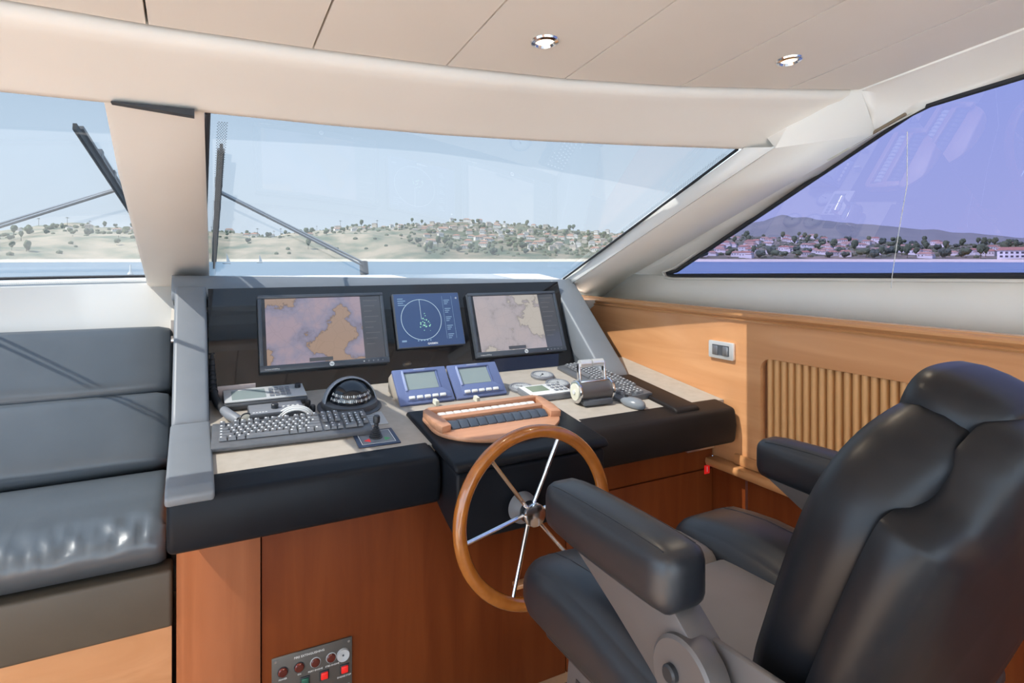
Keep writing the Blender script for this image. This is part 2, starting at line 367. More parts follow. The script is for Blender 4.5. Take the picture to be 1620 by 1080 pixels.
# starboard pillar and upper side lining, mirrored for the port side
G0, G1 = Vector((1.66, 2.56, -.09)), Vector((1.444, 1.251, .33))
H0, H1 = Vector((1.645, 2.409, -.091)), Vector((1.480, 1.183, .322))
T00, T0, T1 = Vector((2.06, 2.825, -.235)), Vector((2.06, 2.513, -.077)), Vector((1.77, 1.057, .371))
W0, W1, W2, W3 = Vector((2.06, 2.235, -.080)), Vector((1.85, 1.004, .4246)), Vector((1.84, .947, .438)), Vector((1.82, .72, .455))
AFT = -1.2
def ext_line(a, b, t): return a + (b - a) * t
def lining():
    b = bmesh.new()
    def q(*p): b.faces.new([b.verts.new(x) for x in p])
    ts = [-.06, 0, .25, .5, .75, 1]
    h = [ext_line(H0, H1, t) for t in ts]; tt = [T00] + [ext_line(T0, T1, t) for t in ts[1:]]
    hb = [x + (y - x) * .03 for x, y in zip(h, tt)]
    loft([hb, tt], bm=b)
    q(T00, Vector((2.052, 3.05, -.235)), Vector((1.76, 3.05, -.10)), hb[0])
    seamo = [p + Vector((.010, .002, .002)) for p in tt[1:]]; seamo2 = [p + Vector((.006, -.004, .008)) for p in tt[1:]]
    w = [ext_line(W0, W1, t) for t in ts[1:]]
    loft([tt[1:], seamo], bm=b); loft([seamo, seamo2], bm=b); loft([seamo2, w], bm=b); q(T0, seamo[0], seamo2[0], W0)
    # vertical cream wall under the window, set back behind the wooden rail, and the shelf between
    ys = [2.235, 1.8, 1.4, 1.0, .6, .2, -.4, AFT]
    q((1.86, 3.0, -.233), (2.07, 3.0, -.233), (2.07, AFT, -.233), (1.86, AFT, -.233))
    # above the window: cove up to the ceiling edge
    top = [W2, W3, Vector((1.81, .3, .462)), Vector((1.81, AFT, .462))]
    cy = [1.03, .70, .3, AFT]
    def cove(k):
        p0, p1 = top[k], Vector((1.657, cy[k], ceil_z(cy[k]) - .002))
        out = [p0.lerp(p1, t) + Vector((.012, 0, .010)) * math.sin(PI * t) for t in (0, .2, .4, .6, .8, 1)]
        return out + [Vector((1.652, cy[k], ceil_z(cy[k]) + .03))]
    cv0 = cove(0); loft([cv0] + [cove(k) for k in (1, 2, 3)], bm=b)
    q(T1, seamo2[-1], w[-1], W2)
    fan = bmesh.new(); loft([[T1] * 6, [T1.lerp(p, .5) + Vector((.006, .004, .004)) for p in cv0[:6]], cv0[:6]], bm=fan); bmesh.ops.remove_doubles(fan, verts=fan.verts, dist=1e-5); join(b, fan)
    q(cv0[5], Vector((1.60, 1.16, .49)), Vector((1.60, 1.12, .53)), Vector((1.652, 1.03, .53)))
    q(hb[-1], T1, cv0[5], Vector((1.60, 1.16, .49)))
    q(hb[-1], Vector((1.60, 1.16, .49)), Vector((1.52, 1.3, .45)))
    # aft end of the window
    q((2.06, AFT, -.235), (2.06, AFT, .0), (1.81, AFT, .462), (1.81, AFT - .12, .462), (2.06, AFT - .12, .0), (2.06, AFT - .12, -.235))
    q((1.81, AFT, .462), (1.652, AFT, .74), (1.652, -3.6, .76), (1.81, -3.6, .50))
    bmesh.ops.remove_doubles(b, verts=b.verts, dist=.0012)
    return b
def wall_band():
    ys = [2.235, 1.8, 1.4, 1.0, .6, .2, -.4, AFT]
    b = loft([[(2.06, y, -.235), (2.06, y, -.080 + (2.235 - y) * .0235 - .002)] for y in ys])
    b.faces.new([b.verts.new(p) for p in (T00, T0, Vector((2.06, 2.235, -.082)), Vector((2.06, 2.235, -.235)))]); bmesh.ops.remove_doubles(b, verts=b.verts, dist=.001); return b
def white_return():
    ts = [-.06, 0, .25, .5, .75, 1]
    g = [ext_line(G0, G1, t) for t in ts]; h = [ext_line(H0, H1, t) for t in ts]; tt = [ext_line(T0, T1, t) for t in ts]
    return loft([g, h, [x + (y - x) * .035 + Vector((0, .002, .003)) for x, y in zip(h, tt)]])
def side_pane():
    o_ = Vector((.012, 0, .004)); b = bmesh.new()
    P = [W0 + o_, W1 + o_, W2 + o_, W3 + o_, Vector((1.822, .3, .466)), Vector((1.822, AFT, .466)), Vector((2.072, AFT, .0)), Vector((2.072, .8, -.045))]
    b.faces.new([b.verts.new(p) for p in P]); return b
wr = thing('wall_right', 'starboard cabin side of cherry veneer below and cream lining above', None, (1.85, 1.2, -1.43), kind='structure')
so = obj('upper_lining', lining(), OFFW, wr, sharp=40).modifiers.new('thick', 'SOLIDIFY'); so.thickness = .008; so.offset = 0  # lining whitened beyond its cream to make up for weak light
so = obj('wall_band', wall_band(), OFFW, wr, sharp=25, label='off white panel below the side window').modifiers.new('thick', 'SOLIDIFY'); so.thickness = .008; so.offset = 0
so = obj('pillar_return', white_return(), WHITE, wr, sharp=25, label='white strip between windscreen glass and cream pillar').modifiers.new('thick', 'SOLIDIFY'); so.thickness = .006; so.offset = 0
w3 = thing('window_3', 'purple tinted side window above the cherry panelling', None, (2.08, 1, -.08), kind='structure')
obj('pane', side_pane(), GLASSS, w3, smooth=False)
ZB = lambda y: -.080 + (2.235 - y) * .0235
fr = [Vector((2.058, 2.20, ZB(2.2))), Vector((2.058, 2.238, ZB(2.2) + .004)), Vector((2.056, 2.245, -.066)), W0.lerp(W1, .05), W0.lerp(W1, .5), W1, W2, W3, Vector((1.808, .3, .463)), Vector((1.808, AFT, .463)), Vector((2.06, AFT, .0)), Vector((2.06, .4, ZB(.4))), Vector((2.06, 1.2, ZB(1.2))), Vector((2.06, 1.95, ZB(1.95)))]
obj('frame', tube(fr, .010, 8, True), GASKET, w3)
fr2 = [p + d for p, d in zip(fr, [Vector((-.006, 0, -.014)), Vector((-.006, .018, -.014)), Vector((-.006, .026, .002))] + [Vector((-.004, .018, .012))] * 3 + [Vector((-.004, .008, .016))] + [Vector((-.004, 0, .018))] * 3 + [Vector((-.006, 0, -.014))] * 4)]
obj('frame_lip', tube(fr2, .006, 8, True), CREAM, w3)
# cherry lower wall with the slatted grille
YG0, YG1, ZG0, ZG1 = .50, 1.527, -.70, -.362
def rrect(y0, y1, z0, z1, r, n=6):
    out = []
    for cy, cz, a0 in ((y1 - r, z1 - r, 0), (y0 + r, z1 - r, 90), (y0 + r, z0 + r, 180), (y1 - r, z0 + r, 270)):
        for k in range(n + 1):
            a = R(a0 + 90 * k / n); out.append((cy + r * math.cos(a), cz + r * math.sin(a)))
    return out
hole = rrect(YG0, YG1, ZG0, ZG1, .045)
def wood_face(x, y0, y1, z0, z1):
    b = bmesh.new(); N = len(hole)
    def q(*p): b.faces.new([b.verts.new((x, *c_)) for c_ in p])
    q((y0, z0), (y1, z0), (y1, ZG0), (y0, ZG0)); q((y0, ZG1), (y1, ZG1), (y1, z1), (y0, z1))
    q((y0, ZG0), (YG0, ZG0), (YG0, ZG1), (y0, ZG1)); q((YG1, ZG0), (y1, ZG0), (y1, ZG1), (YG1, ZG1))
    hv = [b.verts.new((x, *p)) for p in hole]; iv = [b.verts.new((x + .028, *p)) for p in hole]
    for i in range(N):
        j = (i + 1) % N; b.faces.new((hv[i], hv[j], iv[j], iv[i]))
        if i % 7 != 6:
            c_ = b.verts.new((x, *((YG1, ZG1), (YG0, ZG1), (YG0, ZG0), (YG1, ZG0))[i // 7])); b.faces.new((hv[i], c_, hv[j]))
    return b
obj('veneer_panel', wood_face(1.85, -1.3, 2.98, -.79, -.215), WOODW, wr, sharp=50)
obj('grille_backing', box(1.875, 1.885, YG0 - .02, YG1 + .02, ZG0 - .02, ZG1 + .02), WOODG, wr, label='dark board behind the slats')
proto = None; pitch = .0292; k = 0
y = YG1 - .030
while y > YG0 + .01:
    if proto is None:
        b = bmesh.new()
        prof = [(1.875 - .020 * math.sin(PI * q_ / 6), -.0125 * math.cos(PI * q_ / 6)) for q_ in range(7)]
        loft([[(px, py, z_) for px, py in prof] for z_ in (ZG0 + .002, ZG1 - .002)], bm=b)
        b.transform(T(-1.85, -1.2, 1.43))
        proto = obj('slat', b, WOODS, wr, local=True, sharp=80); s_ = proto
    else: s_ = dup(proto, parent=wr)
    s_.location = (0, y, 0); y -= pitch; k += 1
# rail moulding on top of the veneer
prof = [(1.862, -.236), (1.842, -.236), (1.838, -.230), (1.843, -.224), (1.834, -.220), (1.826, -.212), (1.826, -.205), (1.832, -.200), (1.838, -.199), (1.842, -.194), (1.862, -.192)]
obj('rail', loft([[(x, y_, z) for x, z in prof] for y_ in (2.80, 1.5, .5, -1.3)], closed=True, caps=True), WOODT, wr, sharp=30)
# lower ledge and recessed lower panel
obj('ledge', ext([(1.80, -.815), (1.795, -.80), (1.80, -.785), (1.87, -.785), (1.87, -.815)], 'y', -3.6, 1.748, .004), WOODT, wr)
obj('ledge_upstand', box(1.835, 1.862, -3.6, 1.64, -.785, -.745, .006), WOODT, wr)
obj('lower_panel', box(1.85, 1.87, -3.6, 1.585, -1.43, -.815), WOODC, wr, label='dark red cherry panel below the ledge')
obj('lower_panel', box(1.845, 1.87, 1.592, 1.80, -1.43, -.815), WOODC, wr)
# port side, mostly out of the picture
wl = thing('wall_left', 'port cabin side with cream lining beyond the settee', None, (-1.95, 1, -1.43), kind='structure')
def with_sun_door(bm):                                                # unseen open door added to let sun in; takes everything aft of the settee up to the ceiling edge
    bmesh.ops.bisect_plane(bm, geom=bm.verts[:] + bm.edges[:] + bm.faces[:], plane_co=(0, 1.3, 0), plane_no=(0, 1, 0))
    bmesh.ops.bisect_plane(bm, geom=bm.verts[:] + bm.edges[:] + bm.faces[:], plane_co=(0, -1.1, 0), plane_no=(0, 1, 0))
    bmesh.ops.delete(bm, geom=[f for f in bm.faces if -1.1 < f.calc_center_median().y < 1.3 and f.calc_center_median().z < .455], context='FACES')
    return bm
so = obj('upper_lining', with_sun_door(mirror(lining())), CREAM, wl, sharp=25).modifiers.new('thick', 'SOLIDIFY'); so.thickness = .008; so.offset = 0
so = obj('pillar_return', mirror(white_return()), WHITE, wl, sharp=25).modifiers.new('thick', 'SOLIDIFY'); so.thickness = .006; so.offset = 0
obj('lower_panel', mirror(box(1.85, 1.87, 1.3, 3.0, -1.43, -.22)), WOODW, wl)
obj('lower_panel', mirror(box(1.85, 1.87, -3.6, -1.1, -1.43, -.75)), WOODW, wl)
w4 = thing('window_4', 'tinted side window on the port side ahead of the added open door', None, (-1.99, 1, -.08), kind='structure')
b = mirror(side_pane()); bmesh.ops.bisect_plane(b, geom=b.verts[:] + b.edges[:] + b.faces[:], plane_co=(0, 1.3, 0), plane_no=(0, -1, 0), clear_outer=True)
obj('pane', b, GLASSS, w4, smooth=False)
# dash moulding in front of the settee
DASHW = principled('dash gelcoat', (.62, .60, .56), .4)
db = thing('trim_4', 'white dash moulding sloping from the windscreen foot to the settee', None, (-.9, 2.9, -.3), kind='structure')
secs = []
for i in range(25):
    x = -1.86 + i * (1.80 / 24)
    yb, zb = base_y(x), base_z(x)
    secs.append([(x, yb + .02, zb - .01), (x, yb - .005, zb - .012), (x, yb - .04, zb - .028), (x, 2.80, -.285), (x, 2.78, -.31), (x, 2.76, -.70)])
obj('dash_face', loft(secs), DASHW, db, sharp=40)
b = frit(lambda i, j: (Vector((lambda x: (x, base_y(x) - .012 - j * .008, base_z(x) - .0125 - j * .0055))(-.95 + .0065 * i + (j % 2) * .003)), Vector((1, 0, 0)), Vector((0, .8, .5))), 118, 4, .0019)
f3 = obj('frit_dots', b, LGREY, db, smooth=False); f3['kind'] = 'stuff'
obj('side_cheek', ext([(2.74, -.30), (2.82, -.30), (2.82, -.20), (2.72, -.24)], 'x', -.075, -.062), CREAM, db)
# foredeck outside the glass
fd = obj('trim_5', loft([[(x, base_y(x) + .03, base_z(x) - .11), (x, base_y(x) + .25, base_z(x) - .24), (x * .9, 5.0, -.52), (x * .5, 9.0, -.62), (x * .5, 9.0, -1.6), (x, 2.5, -1.6)] for x in [-1.95 + i * .19 for i in range(21)]]), WHITE)
tag(fd, 'white foredeck of the boat outside the windscreen', kind='structure')
bw = obj('wall_front', box(-1.97, 1.87, 2.97, 3.0, -1.45, -.20), CREAM); tag(bw, 'cream bulkhead hidden under the dash', kind='structure')

# ------------------------------------------------------------------ helm console
hc = thing('helm_console', 'black leather clad helm console with beige desk in front of the windscreen', 'console', (.85, 2.0, -1.43))
XL0, XL1, XR0, XR1 = -.06, .048, 1.555, 1.672
obj('desk_top', ext([(1.70, dz(1.70)), (2.33, dz(2.33)), (2.33, dz(2.33) - .03), (1.70, dz(1.70) - .03)], 'x', XL0 + .02, 1.848), SUEDE, hc, label='beige desk surface')
def pad(x0, x1, r=.016):
    b = ext([(1.622, -.70), (1.612, -.63), (1.622, -.566), (1.72, -.548), (1.76, -.56), (1.76, -.70)], 'x', x0, x1, r, 3); return b
obj('front_pad', pad(XL0 + .006, .632), LEATHER, hc, sharp=60)
obj('front_pad', pad(1.158, 1.832), LEATHER_B, hc, sharp=60)
def arm_flat(x0, x1, m):
    p = [(1.618, dz(1.618) - .02), (1.612, dz(1.62) + .004), (1.64, dz(1.64) + .017), (2.056, dz(2.056) + .017), (2.062, dz(2.06) - .02)]
    obj('arm_cap', ext(p, 'x', x0, x1, .008, 3), m, hc, sharp=60)
def arm_slope(x0, x1, m):
    p = [(2.066, dz(2.06) - .02), (2.064, dz(2.06) + .010), (2.085, dz(2.06) + .036), (2.50, -.095), (2.54, -.12), (2.30, -.44), (2.16, -.50)]
    obj('arm_slope', ext(p, 'x', x0, x1, .012, 3), m, hc, sharp=60)
arm_flat(XL0 + .002, XL1, LEATHER_LIT); arm_slope(XL0 + .004, XL1 - .002, LEATHER_LIT)
p = [(1.652, dz(1.652) - .03), (1.648, dz(1.65) + .006), (1.665, dz(1.665) + .014), (2.056, dz(2.056) + .014), (2.062, dz(2.06) - .02)]
obj('arm_cap', ext(p, 'x', XR0, XR1, .008, 3), LEATHER_B, hc, sharp=60)
arm_slope(XR0 - .015, XR1, LEATHER_LIT)
obj('side_panel', ext([(1.64, -.70), (1.64, -.585), (2.07, -.53), (2.5, -.14), (2.90, -.12), (2.90, -.70)], 'x', XL0 + .012, XL0 + .03, .003), LEATHER, hc)
for x0, x1 in ((XL1 - .012, XL1), (XR0 - .012, XR0)):
    obj('cheek', ext([(2.10, -.505), (2.44, -.19), (2.41, -.19), (2.285, -.49)], 'x', x0, x1), LEATHER_S if x0 > 1 else LEATHER, hc)
# hood with rounded nose over the screens; the right end sits lower with the deck camber
def hood_sec(x, sh=0):
    t = (x + .06) / 1.76
    zf = -.106 - .043 * t; zu = -.150 - .030 * t; zt = zf + .035
    yb, zb = base_y(max(x, .02)), base_z(x) - .006 - .035 * t ** 2
    yb = max(yb, 2.60)
    k = sh
    return [(x, 2.62, zu), (x, 2.492 + k, zu), (x, 2.484 + k, zu + .005), (x, 2.481 + k, zf - .018), (x, 2.484 + k, zf - .010), (x, 2.493 + k, zf), (x, 2.512 + k, zf + .018), (x, 2.536 + k, zf + .036), (x, 2.552 + k, zf + .044), (x, 2.58 + k, zf + .046), (x, yb + .012, zb), (x, yb + .012, zb - .13)]
xs = [-.068, -.064, -.055, -.03, .1, .4, .7, 1.0, 1.3, 1.55, 1.66, 1.69, 1.70]
shf = [.03, .014, .004, 0, 0, 0, 0, 0, 0, 0, .0, .008, .03]
obj('hood', loft([hood_sec(x, s) for x, s in zip(xs, shf)], closed=True, caps=True), LEATHER_LIT, hc, sharp=50)
bm = ext([(.05, -.03), (1.545, -.03), (1.545, .40), (.05, .40)], 'z', -.012, 0); bm.transform(T(0, 2.29, -.478) @ DASH.to_4x4())
obj('dash_panel', bm, GLOSSB, hc, label='glossy black instrument panel')
# wheel box
def boxtop(y): return dz(y) + .014
wb = ext([(1.525, boxtop(1.525) - .03), (1.525, -.785), (1.64, -.745), (1.95, -.60), (1.95, boxtop(1.95) - .03)], 'x', .640, 1.142, .012, 3)
obj('wheel_box', wb, BLACKP if False else LEATHER, hc, sharp=60)
wc = ext([(1.515, boxtop(1.515) - .026), (1.513, boxtop(1.513) - .010), (1.53, boxtop(1.53)), (1.94, boxtop(1.94)), (1.955, boxtop(1.955) - .012), (1.955, boxtop(1.955) - .026)], 'x', .632, 1.150, .009, 3)
obj('wheel_box_lid', wc, LEATHER, hc, sharp=60)

# cabinet under the console
ca = thing('helm_cabinet', 'dark cherry cabinet with rounded corner below the helm console', 'cabinet', (.9, 1.85, -1.43))
pts = [(-.04, 2.9)] + [(.155 - .195 * math.cos(R(a)), 1.945 - .195 * math.sin(R(a))) for a in range(0, 91, 9)] + [(.162, 1.75), (.162, 1.77), (.155, 2.9)]
obj('corner_post', ext(pts, 'z', -1.43, -.702), WOOD_SUN, ca, sharp=30)
obj('front_panel', box(.166, 1.140, 1.75, 1.78, -1.43, -.702, .0015), WOODC, ca)
obj('door', box(1.144, 1.84, 1.75, 1.78, -1.43, -.836, .0015), WOODC, ca)
obj('top_strip', box(1.144, 1.84, 1.75, 1.78, -.831, -.702, .0015), WOODC, ca)
obj('toe_rail', box(.93, 1.25, 1.715, 1.75, -1.075, -1.06, .004), WOODT, ca)
obj('carcass', box(.17, 1.84, 1.781, 2.8, -1.42, -.702), WOODG, ca)
lg = obj('bracket_light', box(1.62, 1.76, 1.66, 1.75, -.72, -.702, .006), STEEL, ca, label='small metal lamp under the pad')

# numbered sticker
st = thing('number_sticker', 'small red square sticker numbered 1 on the cherry cabinet', 'sticker', (1.809, 1.749, -.836))
obj('plate', box(-.014, .014, -.001, .0005, -.017, .017), RED, st, local=True)
letters('1', .030, WHITEP, st, T(0, -.0015, 0) @ rotx(R(90)), name='numeral')

# ------------------------------------------------------------------ monitors and display on the dash
def chart_mat(name, water, shoal, land, seed, estr):
    m = principled(name, (.02, .02, .02), .12); b = m.node_tree.nodes['Principled BSDF']
    t = nd(m, 'ShaderNodeTexCoord'); mp = nd(m, 'ShaderNodeMapping'); mp.inputs['Location'].default_value = (seed, seed * .7, 0)
    lk(m, t.outputs['Object'], mp.inputs[0])
    n = nd(m, 'ShaderNodeTexNoise'); n.inputs['Scale'].default_value = 5.5; n.inputs['Detail'].default_value = 6; n.inputs['Roughness'].default_value = .55
    lk(m, mp.outputs[0], n.inputs['Vector'])
    r = nd(m, 'ShaderNodeValToRGB'); el = r.color_ramp.elements
    el[0].position = .42; el[0].color = (*water, 1); el[1].position = .60; el[1].color = (*land, 1)
    for p_, c_ in ((.50, shoal), (.535, tuple(x * .8 for x in shoal)), (.54, tuple(x * .55 for x in land)), (.55, land)):
        q_ = el.new(p_); q_.color = (*c_, 1)
    lk(m, n.outputs['Fac'], r.inputs[0])
    v = nd(m, 'ShaderNodeTexVoronoi', feature='DISTANCE_TO_EDGE'); v.inputs['Scale'].default_value = 22; lk(m, mp.outputs[0], v.inputs['Vector'])
    g = nd(m, 'ShaderNodeMath', operation='GREATER_THAN'); g.inputs[1].default_value = .03; lk(m, v.outputs['Distance'], g.inputs[0])
    ad = nd(m, 'ShaderNodeMath', operation='MULTIPLY_ADD'); ad.inputs[1].default_value = .05; ad.inputs[2].default_value = .95; lk(m, g.outputs[0], ad.inputs[0])
    mx = nd(m, 'ShaderNodeVectorMath', operation='SCALE'); lk(m, r.outputs[0], mx.inputs[0]); lk(m, ad.outputs[0], mx.inputs['Scale'])
    lk(m, mx.outputs[0], b.inputs['Emission Color']); b.inputs['Emission Strength'].default_value = estr
    return m
CH1 = chart_mat('chart a', (.37, .29, .34), (.27, .25, .34), (.36, .25, .19), 3.1, .66)
CH2 = chart_mat('chart b', (.44, .38, .39), (.40, .36, .38), (.47, .43, .39), 7.7, .70)
SIDEB = principled('screen sidebar', (.02, .022, .026), .1, emit=(.075, .08, .095), estr=.6)
SCRB = principled('screen black', (.01, .011, .013), .06, emit=(.03, .034, .045), estr=.5)
BEZEL = principled('monitor bezel', (.065, .075, .09), .32)
INK = principled('screen lines', (.1, .1, .1), .3, emit=(.45, .62, .72), estr=.8)
INKD = principled('screen labels', (.05, .05, .05), .3, emit=(.10, .10, .11), estr=.6)
INKG = principled('radar echo', (.1, .2, .1), .3, emit=(.25, .55, .45), estr=.7)
RADS = principled('radar blue screen', (.015, .02, .035), .08, emit=(.030, .055, .13), estr=1.0)
def monitor(x0, x1, s0, s1, chart, name, label, split):
    t = thing(name, label, 'monitor', dashpt((x0 + x1) / 2, s0, 0), DASH, group='pair of wide chart monitors')
    w, h = x1 - x0, s1 - s0
    obj('casing', box(-w / 2, w / 2, 0, h, .001, .022, .003), BEZEL, t, local=True)
    bz = .013; bb = .022
    for a in ((-w / 2, w / 2, 0, bb), (-w / 2, w / 2, h - bz, h), (-w / 2, -w / 2 + bz, bb, h - bz), (w / 2 - bz, w / 2, bb, h - bz)):
        obj('bezel', box(a[0], a[1], a[2], a[3], .022, .030, .0025), BEZEL, t, local=True)
    sx0, sx1, sy0, sy1 = -w / 2 + bz, w / 2 - bz, bb, h - bz
    sc = obj('screen', box(sx0, sx1, sy0, sy1, .0215, .0235), SCRB, t, local=True)
    cx0, cx1 = sx0 + .012, sx0 + (sx1 - sx0) * split
    obj('chart', box(cx0, cx1, sy0 + .001, sy1 - .001, .0235, .0238), chart, sc, local=True)
    sb = obj('sidebar', box(cx1, sx1 - .001, sy0 + .001, sy1 - .001, .0235, .0238), SIDEB, sc, local=True)
    b = bmesh.new()
    for k in range(9):
        yy = sy1 - .02 - k * .022
        box(cx1 + .012, sx1 - .012 - (k % 3) * .012, yy, yy + .0022, .0238, .0240, bm=b)
    obj('readouts', b, INKD, sc, local=True)
    mx_ = (cx0 + cx1) / 2 + .02
    obj('scale_bar', box(mx_ - .05, mx_ + .035, sy0 + .004, sy0 + .018, .0238, .0242), SIDEB, sc, local=True)
    lo = obj('logo', disc(.0088, .030, .0306, 20, T(w * .03, bb / 2, 0)), WHITEP, t, local=True, label='round silver logo')
    letters('hp', .0115, BEZEL, lo, T(w * .03, bb / 2 + .0008, .0309) @ Matrix.Shear('XZ', 4, (0, 0)), name='lettering')
    letters('Compaq LA2205wg', .0062, WHITEP, t, T(-w / 2 + .040, .008, .0306))
    for k in range(5):
        obj('button', disc(.0028, .030, .0312, 10, T(w / 2 - .10 + k * .018, .011, 0)), LGREY if k == 0 else MGREY, t, local=True)
    return t
monitor(.211, .680, .073, .360, CH1, 'monitor', 'wide monitor left of the radar display showing a pink and orange chart', .82)
monitor(1.053, 1.498, .060, .345, CH2, 'monitor', 'wide monitor right of the radar display showing a pale pink chart', .80)
rd = thing('radar_display', 'dark blue square radar display between the two chart monitors', 'display', dashpt(.868, .123, 0), DASH)
obj('casing', box(-.147, .147, 0, .232, .001, .020, .005), DGREY, rd, local=True)
obj('front_glass', box(-.142, .142, .004, .228, .0195, .0215), RADS, rd, local=True)
cxr, cyr, rr = -.035, .117, .086
obj('range_ring', tube([(cxr + rr * math.cos(a * PI / 30), cyr + rr * math.sin(a * PI / 30), .0216) for a in range(60)], .0009, 6, True), INK, rd, local=True)
obj('heading_line', box(cxr - .0006, cxr + .0006, cyr, cyr + rr, .0214, .0219), INK, rd, local=True)
b = bmesh.new(); rr_ = random.Random(3)
for k in range(26):
    px, py = cxr + .012 + rr_.gauss(0, .011), cyr - .018 + rr_.gauss(0, .013)
    disc(rr_.uniform(.001, .0035), .0214, .0219, 7, T(px, py, 0), b)
obj('echoes', b, INKG, rd, local=True)
b = bmesh.new()
for x_ in (.066, .108): box(x_, x_ + .0009, .03, .215, .0214, .0218, bm=b)
for k in range(5):
    for q_ in range(3): box(.073, .099 - (q_ * 7 % 5) * .003, .195 - k * .037 - q_ * .008, .198 - k * .037 - q_ * .008, .0214, .0218, bm=b)
for k in range(4): box(-.128, -.105 + (k % 2) * .01, .206 - k * .009, .209 - k * .009, .0214, .0218, bm=b)
for k in range(5): box(-.062 + k * .013, -.056 + k * .013, .026, .031, .0214, .0218, bm=b)
box(-.128, -.108, .026, .033, .0214, .0218, bm=b)
ml_ = obj('menu_lines', b, principled('radar text', (.05, .07, .1), .3, emit=(.20, .32, .45), estr=.7), rd, local=True); ml_['kind'] = 'stuff'
letters('GARMIN', .0115, WHITEP, rd, T(.0, .0135, .0219), bold=.0002)
obj('power_button', disc(.004, .0214, .0224, 12, T(.130, .205, 0)), LGREY, rd, local=True)

# ------------------------------------------------------------------ two blue instrument displays in a beige wedge
def pod(xc, label, wd=.205):
    z0 = dz(2.02)
    t = thing('instrument_display', label, 'instrument', (xc, 2.022, z0 + .001), group='pair of blue instrument displays')
    hw = wd / 2
    obj('housing', ext([(0.004, .001), (.16, dz(2.182) - z0 + .002), (.155, .075), (.108, .103)], 'x', -hw + .004, hw - .004, .003), SUEDE, t, local=True, label='beige wedge housing')
    F = Matrix(((1, 0, 0), (0, .72, -.694), (0, .694, .72)))      # x right, y up the face
    f = ext([(-hw, 0), (hw, 0), (hw, .150), (-hw, .150)], 'z', -.004, .010, .004)
    M_ = T(0, 0, 0) @ F.to_4x4()
    f.transform(M_); obj('faceplate', f, NAVY, t, local=True)
    def on(name, bm, mat, par=t): bm.transform(M_); return obj(name, bm, mat, par, local=True)
    on('bezel', box(-hw + .030, -hw + .038, .052, .138, .010, .018, .002), LBLUE)
    on('bezel', box(-hw + .030, hw - .040, .130, .138, .010, .017, .002), NAVY)
    on('bezel', box(hw - .046, hw - .040, .052, .138, .010, .014, .002), NAVY)
    on('screen', box(-hw + .040, hw - .048, .058, .128, .0095, .0110), LCD)
    on('key_shelf', ext([(-hw + .028, .012), (hw - .012, .012), (hw - .012, .034), (hw - .040, .056), (-hw + .028, .056)], 'z', .009, .0135, .0015), NAVY)
    for k in range(5):
        on('key', box(-hw + .034 + k * .029, -hw + .056 + k * .029, .016, .027, .0125, .0205, .002), WHITEP)
    on('badge', box(-.022, .022, .143, .1455, .010, .0104), LGREY)
    return t
pod(.738, 'blue instrument display with white keys, the left one beside the compass')
pod(.950, 'blue instrument display with white keys, the right one beside the round gauges')
for k, (x, y) in enumerate(((.905, 1.975), (.755, 1.99))):
    c = obj('cover_tab', ext([(0, 0), (.035, 0), (.032, .016), (.003, .016)], 'x', 0, .012), CREAMP)
    c.data.transform(T(0, 0, 0)); c.location = (x, y, dz(y) + H + .008); c.rotation_euler = (TD, 0, 0)
    tag(c, ('small cream plastic tab in front of the right blue display', 'small cream plastic tab in front of the left blue display')[k], 'tab')

# ------------------------------------------------------------------ compass
cp = thing('compass', 'black domed magnetic compass with grey hood left of the blue displays', 'compass', (.476, 2.082, dz(2.082) + .001), deskrot())
obj('flange', lathe([(0, 0), (.106, 0), (.107, .004), (.098, .008), (.094, .008), (.092, .024), (.084, .028), (.07, .030), (0, .030)], 48), DGREY, cp, local=True)
dm = bmesh.new(); bmesh.ops.create_uvsphere(dm, u_segments=36, v_segments=18, radius=.070)
dm.transform(T(0, -.008, .026)); bmesh.ops.bisect_plane(dm, geom=dm.verts[:] + dm.edges[:] + dm.faces[:], plane_co=(0, 0, .028), plane_no=(0, 0, 1), clear_inner=True)
dome = obj('dome', dm, principled('black glass dome', (.012, .014, .018), .06, 0, .7), cp, local=True)
b = bmesh.new()
for ring, (el_, n_) in enumerate(((14, 30), (27, 26))):
    for k in range(n_):
        a = R(-168 + 156 * k / (n_ - 1)); rr2 = .0704
        p = Vector((rr2 * math.cos(R(el_)) * math.cos(a), -.008 + rr2 * math.cos(R(el_)) * math.sin(a), .026 + rr2 * math.sin(R(el_))))
        nrm = (p - Vector((0, -.008, .026))).normalized(); tu = Vector((-math.sin(a), math.cos(a), 0)); tv = nrm.cross(tu)
        big = .0042 if k % 3 == 0 else .0018
        b.faces.new([b.verts.new(p + tu * sx_ * big * .55 + tv * sy_ * (.0045 if k % 3 == 0 else .0035)) for sx_, sy_ in ((-1, -1), (1, -1), (1, 1), (-1, 1))])
obj('card_marks', b, WHITEP, dome, local=True, smooth=False)
sh = bmesh.new(); bmesh.ops.create_uvsphere(sh, u_segments=44, v_segments=22, radius=.091)
sh.transform(T(0, 0, .012))
bmesh.ops.bisect_plane(sh, geom=sh.verts[:] + sh.edges[:] + sh.faces[:], plane_co=(0, 0, .024), plane_no=(0, 0, 1), clear_inner=True)
bmesh.ops.bisect_plane(sh, geom=sh.verts[:] + sh.edges[:] + sh.faces[:], plane_co=(0, -.022, .024), plane_no=(0, 1, -.28), clear_inner=True)
so = obj('hood', sh, principled('hood grey', (.26, .29, .33), .3), cp, local=True, sharp=80, label='grey hood cut open towards the helm').modifiers.new('thick', 'SOLIDIFY'); so.thickness = .004
obj('name_plate', box(-.014, .014, -.0945, -.0915, .011, .018, .001), LGREY, cp, local=True)

